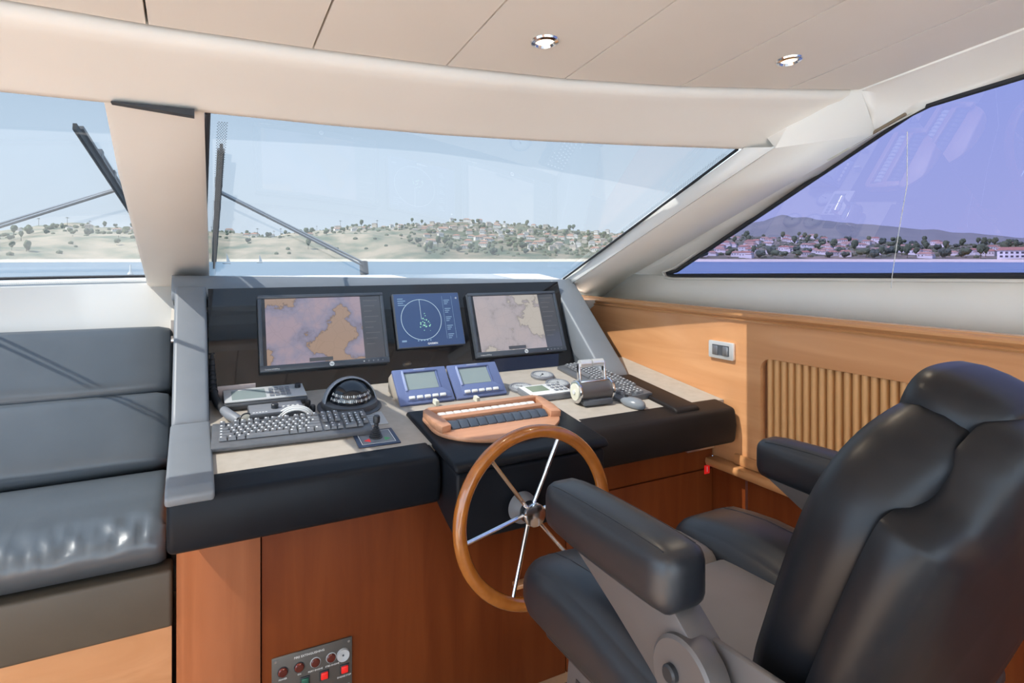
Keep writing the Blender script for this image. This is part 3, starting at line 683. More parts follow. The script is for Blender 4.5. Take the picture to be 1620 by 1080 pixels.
# ------------------------------------------------------------------ keyboards
KEYT = grained('key top', (.15, .155, .165), (.17, .175, .185), .35, nscale=40)
KEYB = grained('key top dark', (.10, .105, .115), (.12, .125, .135), .35, nscale=40)
KLEG = principled('key legend', (.80, .82, .84), .5)
UNIT = .0187
def key_rows():
    rows = []
    rows.append([(0, 1)] + [(2 + i, 1) for i in range(4)] + [(6.5 + i, 1) for i in range(4)] + [(11 + i, 1) for i in range(4)] + [(15.25 + i, 1) for i in range(3)])
    nav = [(15.25 + i, 1) for i in range(3)]; num = [(18.5 + i, 1) for i in range(4)]
    rows.append([(i, 1) for i in range(13)] + [(13, 2)] + nav + num)
    rows.append([(0, 1.5)] + [(1.5 + i, 1) for i in range(12)] + [(13.5, 1.5)] + nav + num)
    rows.append([(0, 1.75)] + [(1.75 + i, 1) for i in range(11)] + [(12.75, 2.25)] + num[:3])
    rows.append([(0, 2.25)] + [(2.25 + i, 1) for i in range(10)] + [(12.25, 2.75), (16.25, 1)] + num[:4])
    rows.append([(0, 1.25), (1.25, 1.25), (2.5, 1.25), (3.75, 6.25), (10, 1.25), (11.25, 1.25), (12.5, 1.25), (13.75, 1.25)] + nav + [(18.5, 2), (20.5, 1)])
    return rows
kcache = {}
def keymesh(w, legend):
    if (w, legend) in kcache: return kcache[(w, legend)]
    b = bmesh.new(); hw, hh = w * UNIT / 2, UNIT * .5
    b0 = [(-hw + .001, -hh + .001, 0), (hw - .001, -hh + .001, 0), (hw - .001, hh - .001, 0), (-hw + .001, hh - .001, 0)]
    b1 = [(-hw + .0032, -hh + .003, .0075), (hw - .0032, -hh + .003, .0075), (hw - .0032, hh - .002, .0085), (-hw + .0032, hh - .002, .0085)]
    loft([b0, b1], closed=True, bm=b); b.faces.ensure_lookup_table()
    b.faces.new([b.verts.new(p) for p in b1])
    if legend:
        f = b.faces.new([b.verts.new(p) for p in ((-hw + .0042, -.0010, .0088), (-hw + .0092, -.0010, .0088), (-hw + .0092, hh - .0035, .0092), (-hw + .0042, hh - .0035, .0092))]); f.material_index = 1
    me = bpy.data.meshes.new('key'); b.to_mesh(me); b.free(); me.materials.append(KEYT); me.materials.append(KLEG)
    kcache[(w, legend)] = me; return me
def keyboard(loc, a, label, single):
    t = thing('computer_keyboard', label, 'keyboard', loc, deskrot(a), group='two computer keyboards')
    wk, dk = .444, .157
    obj('case', ext([(-dk / 2, 0), (-dk / 2, .012), (-dk / 2 + .012, .016), (dk / 2 - .01, .024), (dk / 2, .022), (dk / 2, 0)], 'x', -wk / 2, wk / 2, .0025), KEYB, t, local=True)
    x0 = -wk / 2 + .018
    y_of = [.0585, .030, .0113, -.0074, -.0261, -.0448]
    allb = bmesh.new()
    for ri, row in enumerate(key_rows()):
        for (p, w) in row:
            x = x0 + (p + w / 2) * UNIT; y = y_of[ri]; z = .0178 + (y + dk / 2) * .045
            me = keymesh(w, True)
            if single:
                k = bpy.data.objects.new('key', me); COL.objects.link(k); k.parent = t; k.location = (x, y, z)
            else:
                q = bmesh.new(); q.from_mesh(me); q.transform(T(x, y, z)); join(allb, q)
    if not single:
        o = obj('keys', allb, [KEYT, KLEG], t, local=True); o['kind'] = 'stuff'
    else: allb.free()
    return t
keyboard((.270, 1.906, dz(1.906) + .0055), R(-2.9), 'dark computer keyboard lying along the left front of the desk', True)
keyboard((1.497, 2.025, dz(2.025) + .001), R(-90), 'dark computer keyboard lying fore and aft behind the throttle', False)

# ------------------------------------------------------------------ radios, cable and small items at the left of the desk
ra = thing('vhf_radio', 'wide grey radio set at the back left of the desk under the left monitor', 'radio', (.220, 2.213, dz(2.215) + .001), deskrot())
obj('case', ext([(-.055, 0), (-.06, .018), (-.052, .026), (.055, .034), (.06, 0)], 'x', -.13, .13, .004), DGREY, ra, local=True)
obj('faceplate', ext([(-.053, .0262), (.054, .0345), (.054, .037), (-.053, .030)], 'x', -.128, .128, .001), LGREY, ra, local=True)
obj('screen', ext([(-.040, .0305), (.035, .0362), (.035, .0366), (-.040, .0312)], 'x', -.105, .0), LCD, ra, local=True)
for i in range(4):
    for j in range(3): obj('button', ext([(-.038 + j * .026, .031 + j * .002), (-.022 + j * .026, .0325 + j * .002), (-.022 + j * .026, .0355 + j * .002), (-.038 + j * .026, .034 + j * .002)], 'x', .012 + i * .018, .025 + i * .018), MGREY, ra, local=True)
obj('knob', disc(.010, .035, .048, 20, T(.108, .02, 0), bev=.002), BLACKP, ra, local=True)
rb = thing('control_box', 'small grey control box with a black knob in front of the wide radio', 'control box', (.237, 2.055, dz(2.055) + .001), deskrot())
obj('case', box(-.082, .082, -.045, .045, 0, .034, .003), DGREY, rb, local=True)
obj('faceplate', box(-.080, .080, -.043, .043, .034, .0355, .0006), MGREY, rb, local=True)
obj('knob', disc(.011, .0355, .050, 20, T(-.005, -.004, 0), bev=.002), BLACKP, rb, local=True)
for k in range(4): obj('button', disc(.004, .0355, .038, 10, T(.022 + k * .014, -.002, 0)), WHITEP, rb, local=True)
b = bmesh.new()
for q_ in range(5): box(-.072 + q_ * .009, -.066 + q_ * .009, -.032, -.027, .0355, .0358, bm=b)
obj('marking', b, WHITEP, rb, local=True)
for k, (x, y) in enumerate(((.345, 2.125), (.352, 2.075))):
    o = obj('rubber_knob', lathe([(0, 0), (.010, 0), (.010, .018), (.008, .022), (0, .022)], 18), BLACKP)
    o.location = (x, y, dz(y) + H + .001); o.rotation_euler = (TD, 0, 0)
    tag(o, ('short black knob on the desk beside the radio, the rear one of two', 'short black knob on the desk beside the control box, the front one of two')[k], 'knob', 'black knobs between radio and compass')
cb = thing('coiled_cable', 'white coiled cable lying behind the left keyboard', 'cable', (.287, 2.000, dz(2.0) + .001), deskrot())
for k in range(3):
    rr2 = .040 + k * .0055
    o = obj('coil', tube([(rr2 * 1.15 * math.cos(a * PI / 14), .004 * k + .012 * math.sin(a * PI / 14) , .004 + rr2 * .8 * abs(math.sin(a * PI / 14))) for a in range(15)], .0032, 8), WHITEP, cb, local=True)
hs = thing('gooseneck_microphone', 'dark gooseneck microphone with a grey grip curling off the left console arm', 'microphone', (.085, 2.2, dz(2.2)))
cv = [(.060, 2.36, -.335), (.060, 2.33, -.395), (.061, 2.29, -.440), (.066, 2.235, -.462), (.076, 2.165, -.472), (.088, 2.11, -.478)]
obj('neck', tube([Vector(p) for p in cv], .0125, 12), RUBBER, hs)
for k in range(9):
    t = k / 8 * 2.4; i = int(t); p = Vector(cv[i]).lerp(Vector(cv[i + 1]), t - i); d = (Vector(cv[i + 1]) - Vector(cv[i])).normalized()
    obj('rib', lathe([(.011, -.003), (.0145, -.002), (.0145, .002), (.011, .003)], 14, T(*p) @ d.to_track_quat('Z', 'Y').to_matrix().to_4x4()), RUBBER, hs)
obj('grip', tube([(.088, 2.11, -.478), (.100, 2.075, -.484), (.122, 2.030, -.493), (.126, 2.022, -.495)], [.0135, .015, .0155, .012], 14), MGREY, hs)
obj('tip', tube([(.126, 2.022, -.495), (.131, 2.013, -.497)], .009, 12), BLACKP, hs)
rg = thing('ring', 'white disc in a dark ring standing against the control box', 'ring', (.148, 2.001, dz(2.0) + .002), (rotz(R(20)) @ rotx(R(75))).to_3x3())
obj('rim', tube([(.021 * math.cos(a * PI / 12), .021 + .021 * math.sin(a * PI / 12), 0) for a in range(24)], .0024, 8, True), BLACKP, rg, local=True)
obj('face', disc(.0195, -.001, .001, 24, T(0, .021, 0)), CREAMP, rg, local=True)
hm = thing('radio_handset', 'black radio handset hung on the inner face of the left console arm', 'handset', (.06, 2.36, -.37))
obj('body', ext([(2.38, -.40), (2.37, -.30), (2.40, -.275), (2.425, -.285), (2.42, -.37)], 'x', .049, .072, .006, 3), BLACKP, hm)
obj('cord', tube([(.062, 2.39, -.395), (.066, 2.385, -.44), (.064, 2.37, -.465), (.060, 2.35, -.470)], .0025, 8), RUBBER, hm)
cd = thing('card', 'pale grey printed card lying by the end of the left keyboard', 'card', (.515, 1.948, dz(1.948) + .001), deskrot(R(-3)))
obj('sheet', box(-.045, .045, -.055, .055, 0, .0012), LGREY, cd, local=True)
b = bmesh.new()
for k in range(5): box(-.032, .020 + (k * 7 % 4) * .004, .035 - k * .017, .038 - k * .017, .0012, .0014, bm=b)
obj('print', b, MGREY, cd, local=True)
ph = thing('folded_paper', 'folded reddish paper standing behind the wide radio', 'paper', (.135, 2.280, dz(2.28) + .002), deskrot(0))
obj('sheet', box(-.06, .06, -.003, .003, 0, .047, .001), principled('paper', (.50, .42, .40), .7), ph, local=True)
js = thing('joystick', 'black joystick on a dark blue bordered plate beside the left keyboard', 'joystick', (.489, 1.795, dz(1.795) + .001), deskrot(R(-2)))
obj('plate', box(-.062, .062, -.058, .058, 0, .004, .0015), principled('navy plate', (.03, .045, .09), .35), js, local=True)
b = bmesh.new()
for a in ((-.05, .05, .044, .046), (-.05, .05, -.046, -.044), (-.05, -.048, -.046, .046), (.048, .05, -.046, .046)): box(*a, .004, .0044, bm=b)
obj('border', b, WHITEP, js, local=True)
obj('inlay', box(-.046, .046, -.042, .042, .004, .0042), MGREY, js, local=True)
obj('arrow', ext([(-.040, -.02), (-.022, -.032), (-.022, -.008)], 'z', .0042, .0048), RED, js, local=True, label='red arrow')
obj('arrow', ext([(.040, -.02), (.022, -.032), (.022, -.008)], 'z', .0042, .0048), principled('green print', (.06, .35, .12), .4), js, local=True, label='green arrow')
pr = [(0, .004), (.020, .004)]
for k in range(6): pr += [(.020 - k * .0022, .006 + k * .0055), (.0165 - k * .0022, .0088 + k * .0055)]
pr += [(.007, .042), (.006, .046), (.010, .050), (.0105, .066), (.008, .071), (0, .071)]
obj('stick', lathe(pr, 20), BLACKP, js, local=True)

# ------------------------------------------------------------------ wooden switch panel on the wheel box
z0 = boxtop(1.75)
sp_ = thing('switch_panel', 'crescent shaped teak switch panel on top of the wheel box', 'switch panel', (.875, 1.76, z0 + .001), deskrot())
def arc(n, y0, hw, depth):                                  # front crescent
    return [(hw * math.cos(R(180 + 180 * k / n)), y0 + depth * math.sin(R(180 + 180 * k / n))) for k in range(n + 1)]
outl = [(.222, .085), (.20, .108), (-.20, .108), (-.222, .085)] + [(x, y) for x, y in arc(24, -.005, .224, .155)]
obj('board', ext(outl, 'z', 0, .014, .004), CLUSTW, sp_, local=True)
obj('frame_bar', ext([(-.205, .082), (.205, .082), (.198, .106), (-.198, .106)], 'z', .014, .036, .003), CLUSTW, sp_, local=True)
obj('frame_bar', ext([(-.185, .008), (.185, .008), (.185, .034), (-.185, .034)], 'z', .014, .034, .003), CLUSTW, sp_, local=True)
for s_ in (-1, 1):
    obj('frame_end', ext([(s_ * .178, -.052), (s_ * .212, -.062), (s_ * .223, .0), (s_ * .221, .085), (s_ * .202, .106), (s_ * .196, .082), (s_ * .186, .034), (s_ * .180, .008)], 'z', .0135, .035, .003), CLUSTW, sp_, local=True)
for k in range(13):
    b = ext([(.040, .012), (.040, .024), (.058, .031), (.074, .026), (.074, .012)], 'x', -.176 + k * .0275, -.176 + k * .0275 + .021, .002)
    obj('white_switch', b, WHITEP, sp_, local=True)
for k in range(11):
    b = ext([(-.046, .012), (-.046, .018), (-.020, .030), (.004, .026), (.004, .012)], 'x', -.172 + k * .0316, -.172 + k * .0316 + .0285, .002)
    obj('black_switch', b, principled('switch slate', (.06, .075, .10), .35) if k == 0 else bpy.data.materials['switch slate'], sp_, local=True)

# ------------------------------------------------------------------ steering wheel
WC = Vector((.836, 1.43, -.706))
sw = thing('steering_wheel', 'varnished wooden steering wheel with six chrome spokes before the wheel box', 'steering wheel', WC)
tw = R(-4)
MW = T(*WC) @ rotx(R(90) + tw) 
bm = tube([(.2285 * math.cos(2 * PI * k / 72), .2285 * math.sin(2 * PI * k / 72), 0) for k in range(72)], .0185, 16, True); bm.transform(MW)
obj('rim', bm, WHEELW, sw)
for k in range(6):
    a = R(8 + 60 * k); c, s = math.cos(a), math.sin(a)
    bm = tube([(.028 * c, .028 * s, -.030), (.05 * c, .05 * s, -.026), (.212 * c, .212 * s, 0)], .0062, 10); bm.transform(MW)
    obj('spoke', bm, CHROME, sw)
bm = lathe([(0, .002), (.024, .0), (.031, -.002), (.033, -.006), (.031, -.012), (.028, -.030), (.030, -.040), (.026, -.042), (0, -.042)], 36); bm.transform(MW)
obj('hub', bm, CHROME, sw)
bm = lathe([(.028, -.042), (.032, -.05), (.044, -.074), (.045, -.080), (0, -.080)], 36); bm.transform(MW)
obj('hub_cone', bm, MGREY, sw, label='grey cone behind the hub')
obj('shaft', tube([WC + Vector((0, .07, 0)), WC + Vector((0, .0955, 0))], .02, 16), STEEL, sw)

# ------------------------------------------------------------------ gauges, autopilot, throttle, mouse
for k, (x, y, lb) in enumerate(((1.134, 2.055, 'round grey gauge nearest the blue displays, left of three'), (1.300, 2.055, 'round grey gauge directly behind the throttle, front of three'), (1.298, 2.170, 'round grey gauge nearest the instrument panel, rear of three'))):
    g = thing('gauge', lb, 'gauge', (x, y, dz(y) + .001), deskrot(), group='three round desk gauges')
    obj('rim', lathe([(0, 0), (.049, 0), (.050, .008), (.047, .013), (.040, .013), (.038, .010), (0, .010)], 36), MGREY, g, local=True)
    obj('dial', disc(.038, .0102, .0108, 30), LGREY, g, local=True)
    b = bmesh.new()
    for q_ in range(24):
        a = 2 * PI * q_ / 24; t_ = box(-.0008, .0008, .030, .036, .0108, .0110); t_.transform(rotz(a)); join(b, t_)
    obj('ticks', b, BLACKP, g, local=True)
    nb = box(-.001, .001, -.006, .027, .0112, .0118); nb.transform(rotz(R(30 + 50 * k))); obj('needle', nb, BLACKP, g, local=True)
    obj('cap', disc(.004, .0112, .014, 12), BLACKP, g, local=True)
ap = thing('autopilot_control', 'light grey autopilot box with a small screen behind the switch panel', 'control box', (1.190, 1.965, dz(1.965) + .001), deskrot())
obj('case', box(-.095, .088, -.058, .055, 0, .024, .004), MGREY, ap, local=True)
obj('faceplate', box(-.092, .085, -.055, .052, .024, .0265, .001), WHITEP, ap, local=True)
obj('screen', box(-.070, .005, -.020, .040, .0265, .0272), principled('lcd green', (.22, .28, .20), .2), ap, local=True)
for i in range(3):
    for j in range(3): obj('button', box(.022 + i * .020, .036 + i * .020, -.035 + j * .028, -.020 + j * .028, .0265, .0295, .001), MGREY, ap, local=True)
js2 = obj('small_panel', box(1.285, 1.345, 1.93, 1.99, dz(1.96) - .004, dz(1.96) + .006, .002), DGREY); tag(js2, 'flat dark grey panel between autopilot box and throttle', 'panel')
tq = thing('throttle', 'chrome engine throttle with twin levers and a round cream end dial', 'throttle', (1.318, 1.84, dz(1.84) + .001), rotz(R(-4)).to_3x3())
obj('base', ext([(-.045, 0), (-.040, .02), (.040, .030), (.048, .012)], 'x', -.060, .062, .003), DGREY, tq, local=True)
MX = T(0, 0, .046) @ roty(R(90))
obj('barrel', lathe([(0, -.070), (.033, -.070), (.036, -.066), (.036, .064), (.033, .070), (0, .070)], 36, MX), GREYM, tq, local=True, label='dark grey barrel')
for s_ in (-1, 1):
    obj('collar', lathe([(.030, -.004), (.040, -.004), (.042, .0), (.040, .006), (.030, .006)], 36, T(s_ * .070, 0, .046) @ roty(R(90))), CHROME, tq, local=True)
obj('dial', disc(.031, -.002, .004, 30, T(-.073, 0, .046) @ roty(R(-90))), CREAMP, tq, local=True)
obj('dial_mark', disc(.008, .004, .008, 16, T(-.073, 0, .046) @ roty(R(-90))), WHITEP, tq, local=True)
for x0, x1 in ((-.050, -.004), (.002, .050)):
    obj('grip', tube([(x0, .010, .146), (x1, .010, .146)], .0145, 18), BRIGHT, tq, local=True)
for s_ in (-1, 1):
    obj('lever', ext([(-.011, .050), (.013, .050), (.018, .146), (.002, .150)], 'x', s_ * .054 - .004, s_ * .054 + .004, .002), CHROME, tq, local=True)
obj('top_strip', box(-.058, .058, -.014, .016, .078, .086, .003), CHROME, tq, local=True)
ms = thing('computer_mouse', 'grey and black computer mouse at the foot of the right keyboard', 'mouse', (1.440, 1.758, dz(1.758) + .001), deskrot(R(20)))
b = bmesh.new(); bmesh.ops.create_uvsphere(b, u_segments=24, v_segments=14, radius=1)
for v in b.verts:
    v.co = Vector((v.co.x * .029 * (1 - .12 * v.co.y), v.co.y * .052, max(0, .012 + v.co.z * (.022 - .006 * v.co.y))))
obj('shell', b, principled('mouse grey', (.20, .22, .24), .25), ms, local=True, sharp=60)
obj('wheel', tube([(-.004, .028, .0315), (.004, .028, .0315)], .006, 12), BLACKP, ms, local=True)
obj('cable', tube([(0, .05, .008), (-.02, .075, .004), (-.04, .10, .003)], .0018, 6), BLACKP, ms, local=True)

# ------------------------------------------------------------------ extinguisher control panel on the cabinet
ep = thing('alarm_panel', 'dark grey alarm panel with red buttons low on the cherry cabinet', 'control panel', (.298, 1.7485, -1.235))
def onp(name, bm, mat, **k):
    bm.transform(rotx(R(90))); return obj(name, bm, mat, ep, local=True, **k)
onp('plate', box(-.108, .108, 0, .150, -.001, .005, .002), principled('panel plate', (.085, .075, .065), .4))
for x in (-.098, .098):
    for y in (.018, .140): onp('screw', disc(.0035, .005, .0065, 10, T(x, y, 0)), STEEL)
for k in range(4):
    x = -.080 + k * .043
    o = onp('lens', lathe([(0, .005), (.0125, .005), (.0125, .009), (.010, .012), (0, .013)], 20, T(x, .108, 0)), DRED)
    onp('lens_rim', lathe([(.0122, .004), (.0145, .004), (.0142, .007), (.0122, .007)], 20, T(x, .108, 0)), LGREY if k in (2, 3) else BLACKP)
onp('buzzer', lathe([(.003, .004), (.003, .010), (.017, .012), (.0185, .005)], 28, T(.082, .106, 0)), LGREY)
onp('buzzer_hole', disc(.003, .005, .0055, 10, T(.082, .106, 0)), BLACKP)
for x, mt in ((-.022, GREEN), (.030, RED), (.086, RED)):
    onp('button_frame', box(x - .013, x + .013, .052, .078, .004, .008, .001), BLACKP)
    onp('button', box(x - .0095, x + .0095, .0555, .0745, .006, .0125, .002), mt)
for txt, x, y, s_ in (('FIRE EXTINGUISHING', -.01, .136, .0085), ('PORT ENGINE', .006, .086, .0062), ('STBD ENGINE', .052, .086, .0062), ('ON', -.037, .088, .0062), ('POWER', -.08, .088, .0062), ('ENGINE STOP', .085, .044, .0062)):
    letters(txt, s_, WHITEP, ep, rotx(R(90)) @ T(x, y, .0053))

# ------------------------------------------------------------------ wall outlet
ot = thing('wall_switch', 'chrome framed double rocker switch on the sunlit cherry veneer', 'switch', (1.849, 1.705, -.392))
obj('frame', ext(rrect(-.063, .063, 0, .068, .006, 3), 'x', -.012, .0, .002), BRIGHT, ot, local=True)
obj('well', box(-.0135, -.011, -.042, .042, .014, .054), DGREY, ot, local=True)
obj('rocker', box(-.018, -.012, .012, .038, .016, .050, .002), STEEL, ot, local=True)
obj('rocker', box(-.018, -.012, -.038, -.014, .016, .050, .002), STEEL, ot, local=True)

# ------------------------------------------------------------------ settee
se = thing('settee', 'grey black leather settee with two rolled back cushions beside the console', 'settee', (-.9, 2.1, -1.43))
SX0, SX1 = -1.85, -.068
def seat_mesh():
    nx, secs = 150, []
    def sec(x, endk):
        top = []
        pr_ = []
        pr_.append((2.46, -.89)); pr_.append((2.46, -.745))
        for k in range(8):
            t = k / 7; pr_.append((2.44 - .29 * t, -.738 + .004 * t + .020 * math.sin(PI * t)))
        for k in range(1, 13):
            a = R(90 + 105 * k / 12); pr_.append((2.10 + .15 * math.cos(a), -.805 + .071 * math.sin(a)))
        pr_.append((1.985, -.866)); pr_.append((2.04, -.876)); pr_.append((2.04, -.89))
        return pr_
    for i in range(nx + 1):
        x = SX0 + (SX1 - SX0) * i / nx; s = []
        edge = min(1, (SX1 - x) / .03); ek = math.sqrt(max(0, 1 - (1 - edge) ** 2)) if edge < 1 else 1
        for j, (y, z) in enumerate(sec(x, ek)):
            wr_ = 0
            if 10 <= j <= 19:                                     # gathered creases across the front roll
                k = math.sin(PI * (j - 9.5) / 11)
                wr_ = k * (.0062 * noise.noise(Vector((x * 26 + .9 * math.sin(j * .7), j * .12, 0))) + .0050 * noise.noise(Vector((x * 52, j * .2, 4))))
            zc = -.80; yc = 2.1
            s.append((x, y - wr_ * 1.2 + (1 - ek) * .02 * (1 if y < 2 else 0), z + wr_ * 1.6 - (1 - ek) * .02 * (1 if z > -.76 else 0)))
        secs.append(s)
    return loft(secs, caps=True)
obj('seat_cushion', seat_mesh(), LEATHER_S, se, sharp=70)
def roll(h0, h1, seed, rr=.035):
    """one padded roll of the backrest, leaning back; h measured up the back"""
    b = cushion(SX0, SX1, -.055, .055, h0, h1, rr, .010, 10, .004, seed)
    return b
LEAN = T(0, 2.455, -.735) @ rotx(R(-35.5))
for h0, h1, sd in ((.0, .275, 1), (.277, .555, 5)):
    b = roll(h0, h1, sd); b.transform(LEAN); obj('back_cushion', b, LEATHER_S, se, sharp=80)
b = ext([(-.0, -.1), (.10, -.1), (.10, .53), (.0, .53)], 'x', SX0, SX1 - .003); b.transform(LEAN @ T(0, .045, 0)); obj('back_board', b, LEATHER, se)
obj('base_pad', box(SX0, SX1 + .018, 1.952, 2.04, -1.040, -.878, .010, 3), APRON, se, label='brown padded apron')
obj('plinth', box(SX0, SX1 + .016, 1.965, 2.0, -1.43, -1.042), WOODW, se, label='orange cherry plinth')
obj('carcass', box(SX0, SX1, 2.0, 2.5, -1.43, -.895), WOODC, se)
ht = thing('chrome_hinge', 'small chrome hinge disc between settee back and left console arm', 'hinge', (-.0655, 2.56, -.30))
obj('disc', disc(.016, -.004, .004, 20, roty(R(90))), CHROME, ht, local=True)

# ------------------------------------------------------------------ helm chair
XC = .92
hcz = thing('helm_chair', 'black leather helm chair with raised bolsters and armrests facing the wheel', 'chair', (XC, .78, -1.43))
def draped(tree, xy, r=.0011):
    pts = []
    for x, y in xy:
        h = tree.ray_cast(Vector((x, y, .5)), Vector((0, 0, -1)))
        if h[0]: pts.append(h[0] + Vector((0, 0, .0003)))
    return tube(pts, r, 6)
def arm(xc, label):
    b = cushion(xc - .046, xc + .046, .642, .990, -.514, -.418, .026, .006, 8)
    for v in b.verts:
        k = (v.co.y - .642) / .348
        v.co.x = xc + (v.co.x - xc) * (1 - .12 * max(0, k - .7) / .3)
        v.co.z += -.004 * k if v.co.z > -.46 else .004 * max(0, k - .55)
    tree = BVHTree.FromBMesh(b)
    a = obj('armrest', b, CHAIRL, hcz, sharp=80)
    s_ = 1 if xc > XC else -1
    for e_ in (-1, 1): obj('stitching', draped(tree, [(xc + e_ * .031, .662 + .30 * t / 14) for t in range(15)]), BLACKP, a)
    x0, x1 = (xc - .016, xc + .036) if s_ < 0 else (xc - .038, xc + .016)
    obj('arm_bracket', ext([(.955, -.505), (.67, -.500), (.61, -.545), (.58, -.60), (.60, -.655), (.66, -.655), (.715, -.622), (.80, -.578)], 'x', x0, x1, .005), GREYM, hcz)
    xo = xc + s_ * .018
    o = obj('pivot', lathe([(0, -.030), (.058, -.030), (.060, -.026), (.060, .006), (.055, .010), (0, .010)], 40, T(xo, .632, -.592) @ roty(R(90) * s_)), GREYM, hcz)
    obj('pivot_bolt', disc(.013, .010, .020, 18, T(xo, .647, -.587) @ roty(R(90) * s_), bev=.003), BLACKP, o)
    obj('pivot_bolt', disc(.010, .010, .016, 18, T(xo, .617, -.617) @ roty(R(90) * s_), bev=.002), STEEL, o)
arm(.630, ''); arm(1.212, '')
def bolster(x0, x1):
    b = cushion(x0, x1, .50, 1.125, -.755, -.628, .055, .012, 10)
    for v in b.verts:
        k = (v.co.y - .5) / .625
        if v.co.z > -.70: v.co.z += .030 * math.sin(PI * min(1, max(0, (k - .35) / .65)) ) * .8 - .01 * (1 - k)
    return b
for x0, x1, xm in ((.603, .770, .672), (1.020, 1.237, 1.162)):
    b = bolster(x0, x1); tree = BVHTree.FromBMesh(b)
    o = obj('seat_bolster', b, CHAIRL, hcz, sharp=80)
    obj('seam', draped(tree, [(xm, .58 + .52 * t / 16) for t in range(17)]), BLACKP, o)
obj('seat_cushion', cushion(.745, 1.045, .48, .955, -.745, -.648, .03, .012, 8), CHAIRI, hcz, sharp=80, label='taupe seat panel')
obj('front_cushion', cushion(.745, 1.045, .945, 1.12, -.765, -.642, .04, .010, 8), CHAIRI, hcz, sharp=80, label='taupe front roll')
# backrest
BK = T(XC, .565, -.585) @ rotx(R(20.5))
def pillow(outline, prof, n=4):
    """outline in x,h ; prof list of (scale, depth) from back centre round the rim to front centre"""
    cx, ch = 0, sum(p[1] for p in outline) / len(outline)
    secs = [[(cx + (x - cx) * s, d + (db if False else 0), ch + (h - ch) * s) for x, h in outline] for s, d in prof]
    return loft(secs, closed=True, caps=True)
def smooth_outline(half, n=9):
    pts = [(-x, h) for x, h in half][::-1] if half[-1][0] else [(-x, h) for x, h in half[:-1]][::-1]
    pts = [(x, h) for x, h in half] + pts
    out = []
    N = len(pts)
    for i in range(N):
        p0, p1, p2, p3 = (Vector(pts[(i + k) % N]) for k in (-1, 0, 1, 2))
        for k in range(n):
            t = k / n
            out.append(tuple(.5 * ((2 * p1) + (p2 - p0) * t + (2 * p0 - 5 * p1 + 4 * p2 - p3) * t * t + (3 * p1 - p0 - 3 * p2 + p3) * t ** 3)))
    return out
half = [(.10, -.09), (.185, -.08), (.212, -.02), (.222, .06), (.231, .17), (.232, .27), (.214, .335), (.175, .382), (.120, .412), (.06, .425)]
b = pillow(smooth_outline(half), [(.05, .055), (.5, .060), (.80, .056), (.93, .044), (.985, .02), (1.0, -.01), (.985, -.035), (.93, -.054), (.85, -.060), (.6, -.062), (.05, -.062)])
b.transform(BK); obj('backrest', b, CHAIR_SHADE, hcz, sharp=80)
half = [(.04, .36), (.075, .368), (.094, .40), (.090, .435), (.068, .455), (.03, .462)]
b = pillow(smooth_outline(half), [(.05, .048), (.6, .055), (.85, .048), (.97, .025), (1.0, 0), (.97, -.03), (.85, -.055), (.6, -.065), (.05, -.066)])
b.transform(BK); obj('headrest', b, CHAIR_SHADE, hcz, sharp=80)
half = [(.10, -.12), (.19, -.11), (.226, -.04), (.240, .10), (.242, .24), (.235, .312), (.218, .332), (.165, .348), (.140, .375), (.115, .415), (.07, .44)]
b = pillow(smooth_outline(half, 7), [(.05, -.122), (.6, -.120), (.90, -.110), (.975, -.096), (1.0, -.08), (1.0, -.055), (.98, -.045), (.05, -.045)])
b.transform(BK); obj('back_shell', b, CHAIR_SHADE, hcz, sharp=60, label='black shell with raised lower wings on the back')
# frame and pedestal
for s_, x in ((-1, .655), (1, 1.180)):
    obj('side_plate', ext([(.66, -.54), (.50, -.532), (.47, -.56), (.50, -.66), (.56, -.745), (.66, -.745)], 'x', x - .006, x + .006, .003), GREYM, hcz)
    obj('seat_frame', ext([(.98, -.745), (1.0, -.90), (.90, -.96), (.60, -.96), (.56, -.745)], 'x', x - .008, x + .008, .004), GREYM, hcz)
    obj('frame_slot', ext([(.955, -.80), (.965, -.89), (.93, -.89), (.92, -.80)], 'x', x + s_ * .0085, x + s_ * .0095), BLACKP, hcz)
obj('seat_pan', box(.64, 1.20, .50, 1.06, -.775, -.745, .006), BLACKP, hcz)
obj('pedestal', lathe([(0, -1.425), (.20, -1.425), (.20, -1.41), (.075, -1.39), (.065, -1.36), (.060, -.97), (.12, -.95), (.12, -.775), (0, -.775)], 36, T(XC, .80, 0)), GREYM, hcz)
obj('footrest', tube([(.70, 1.02, -.93), (.70, 1.22, -1.16), (.72, 1.25, -1.18), (1.12, 1.25, -1.18), (1.14, 1.22, -1.16), (1.14, 1.02, -.93)], .014, 12), STEEL, hcz)
for k in range(5):
    obj('footrest_slat', box(.70, 1.14, 1.25 + k * .032, 1.275 + k * .032, -1.185, -1.172, .003), BLACKP, hcz)

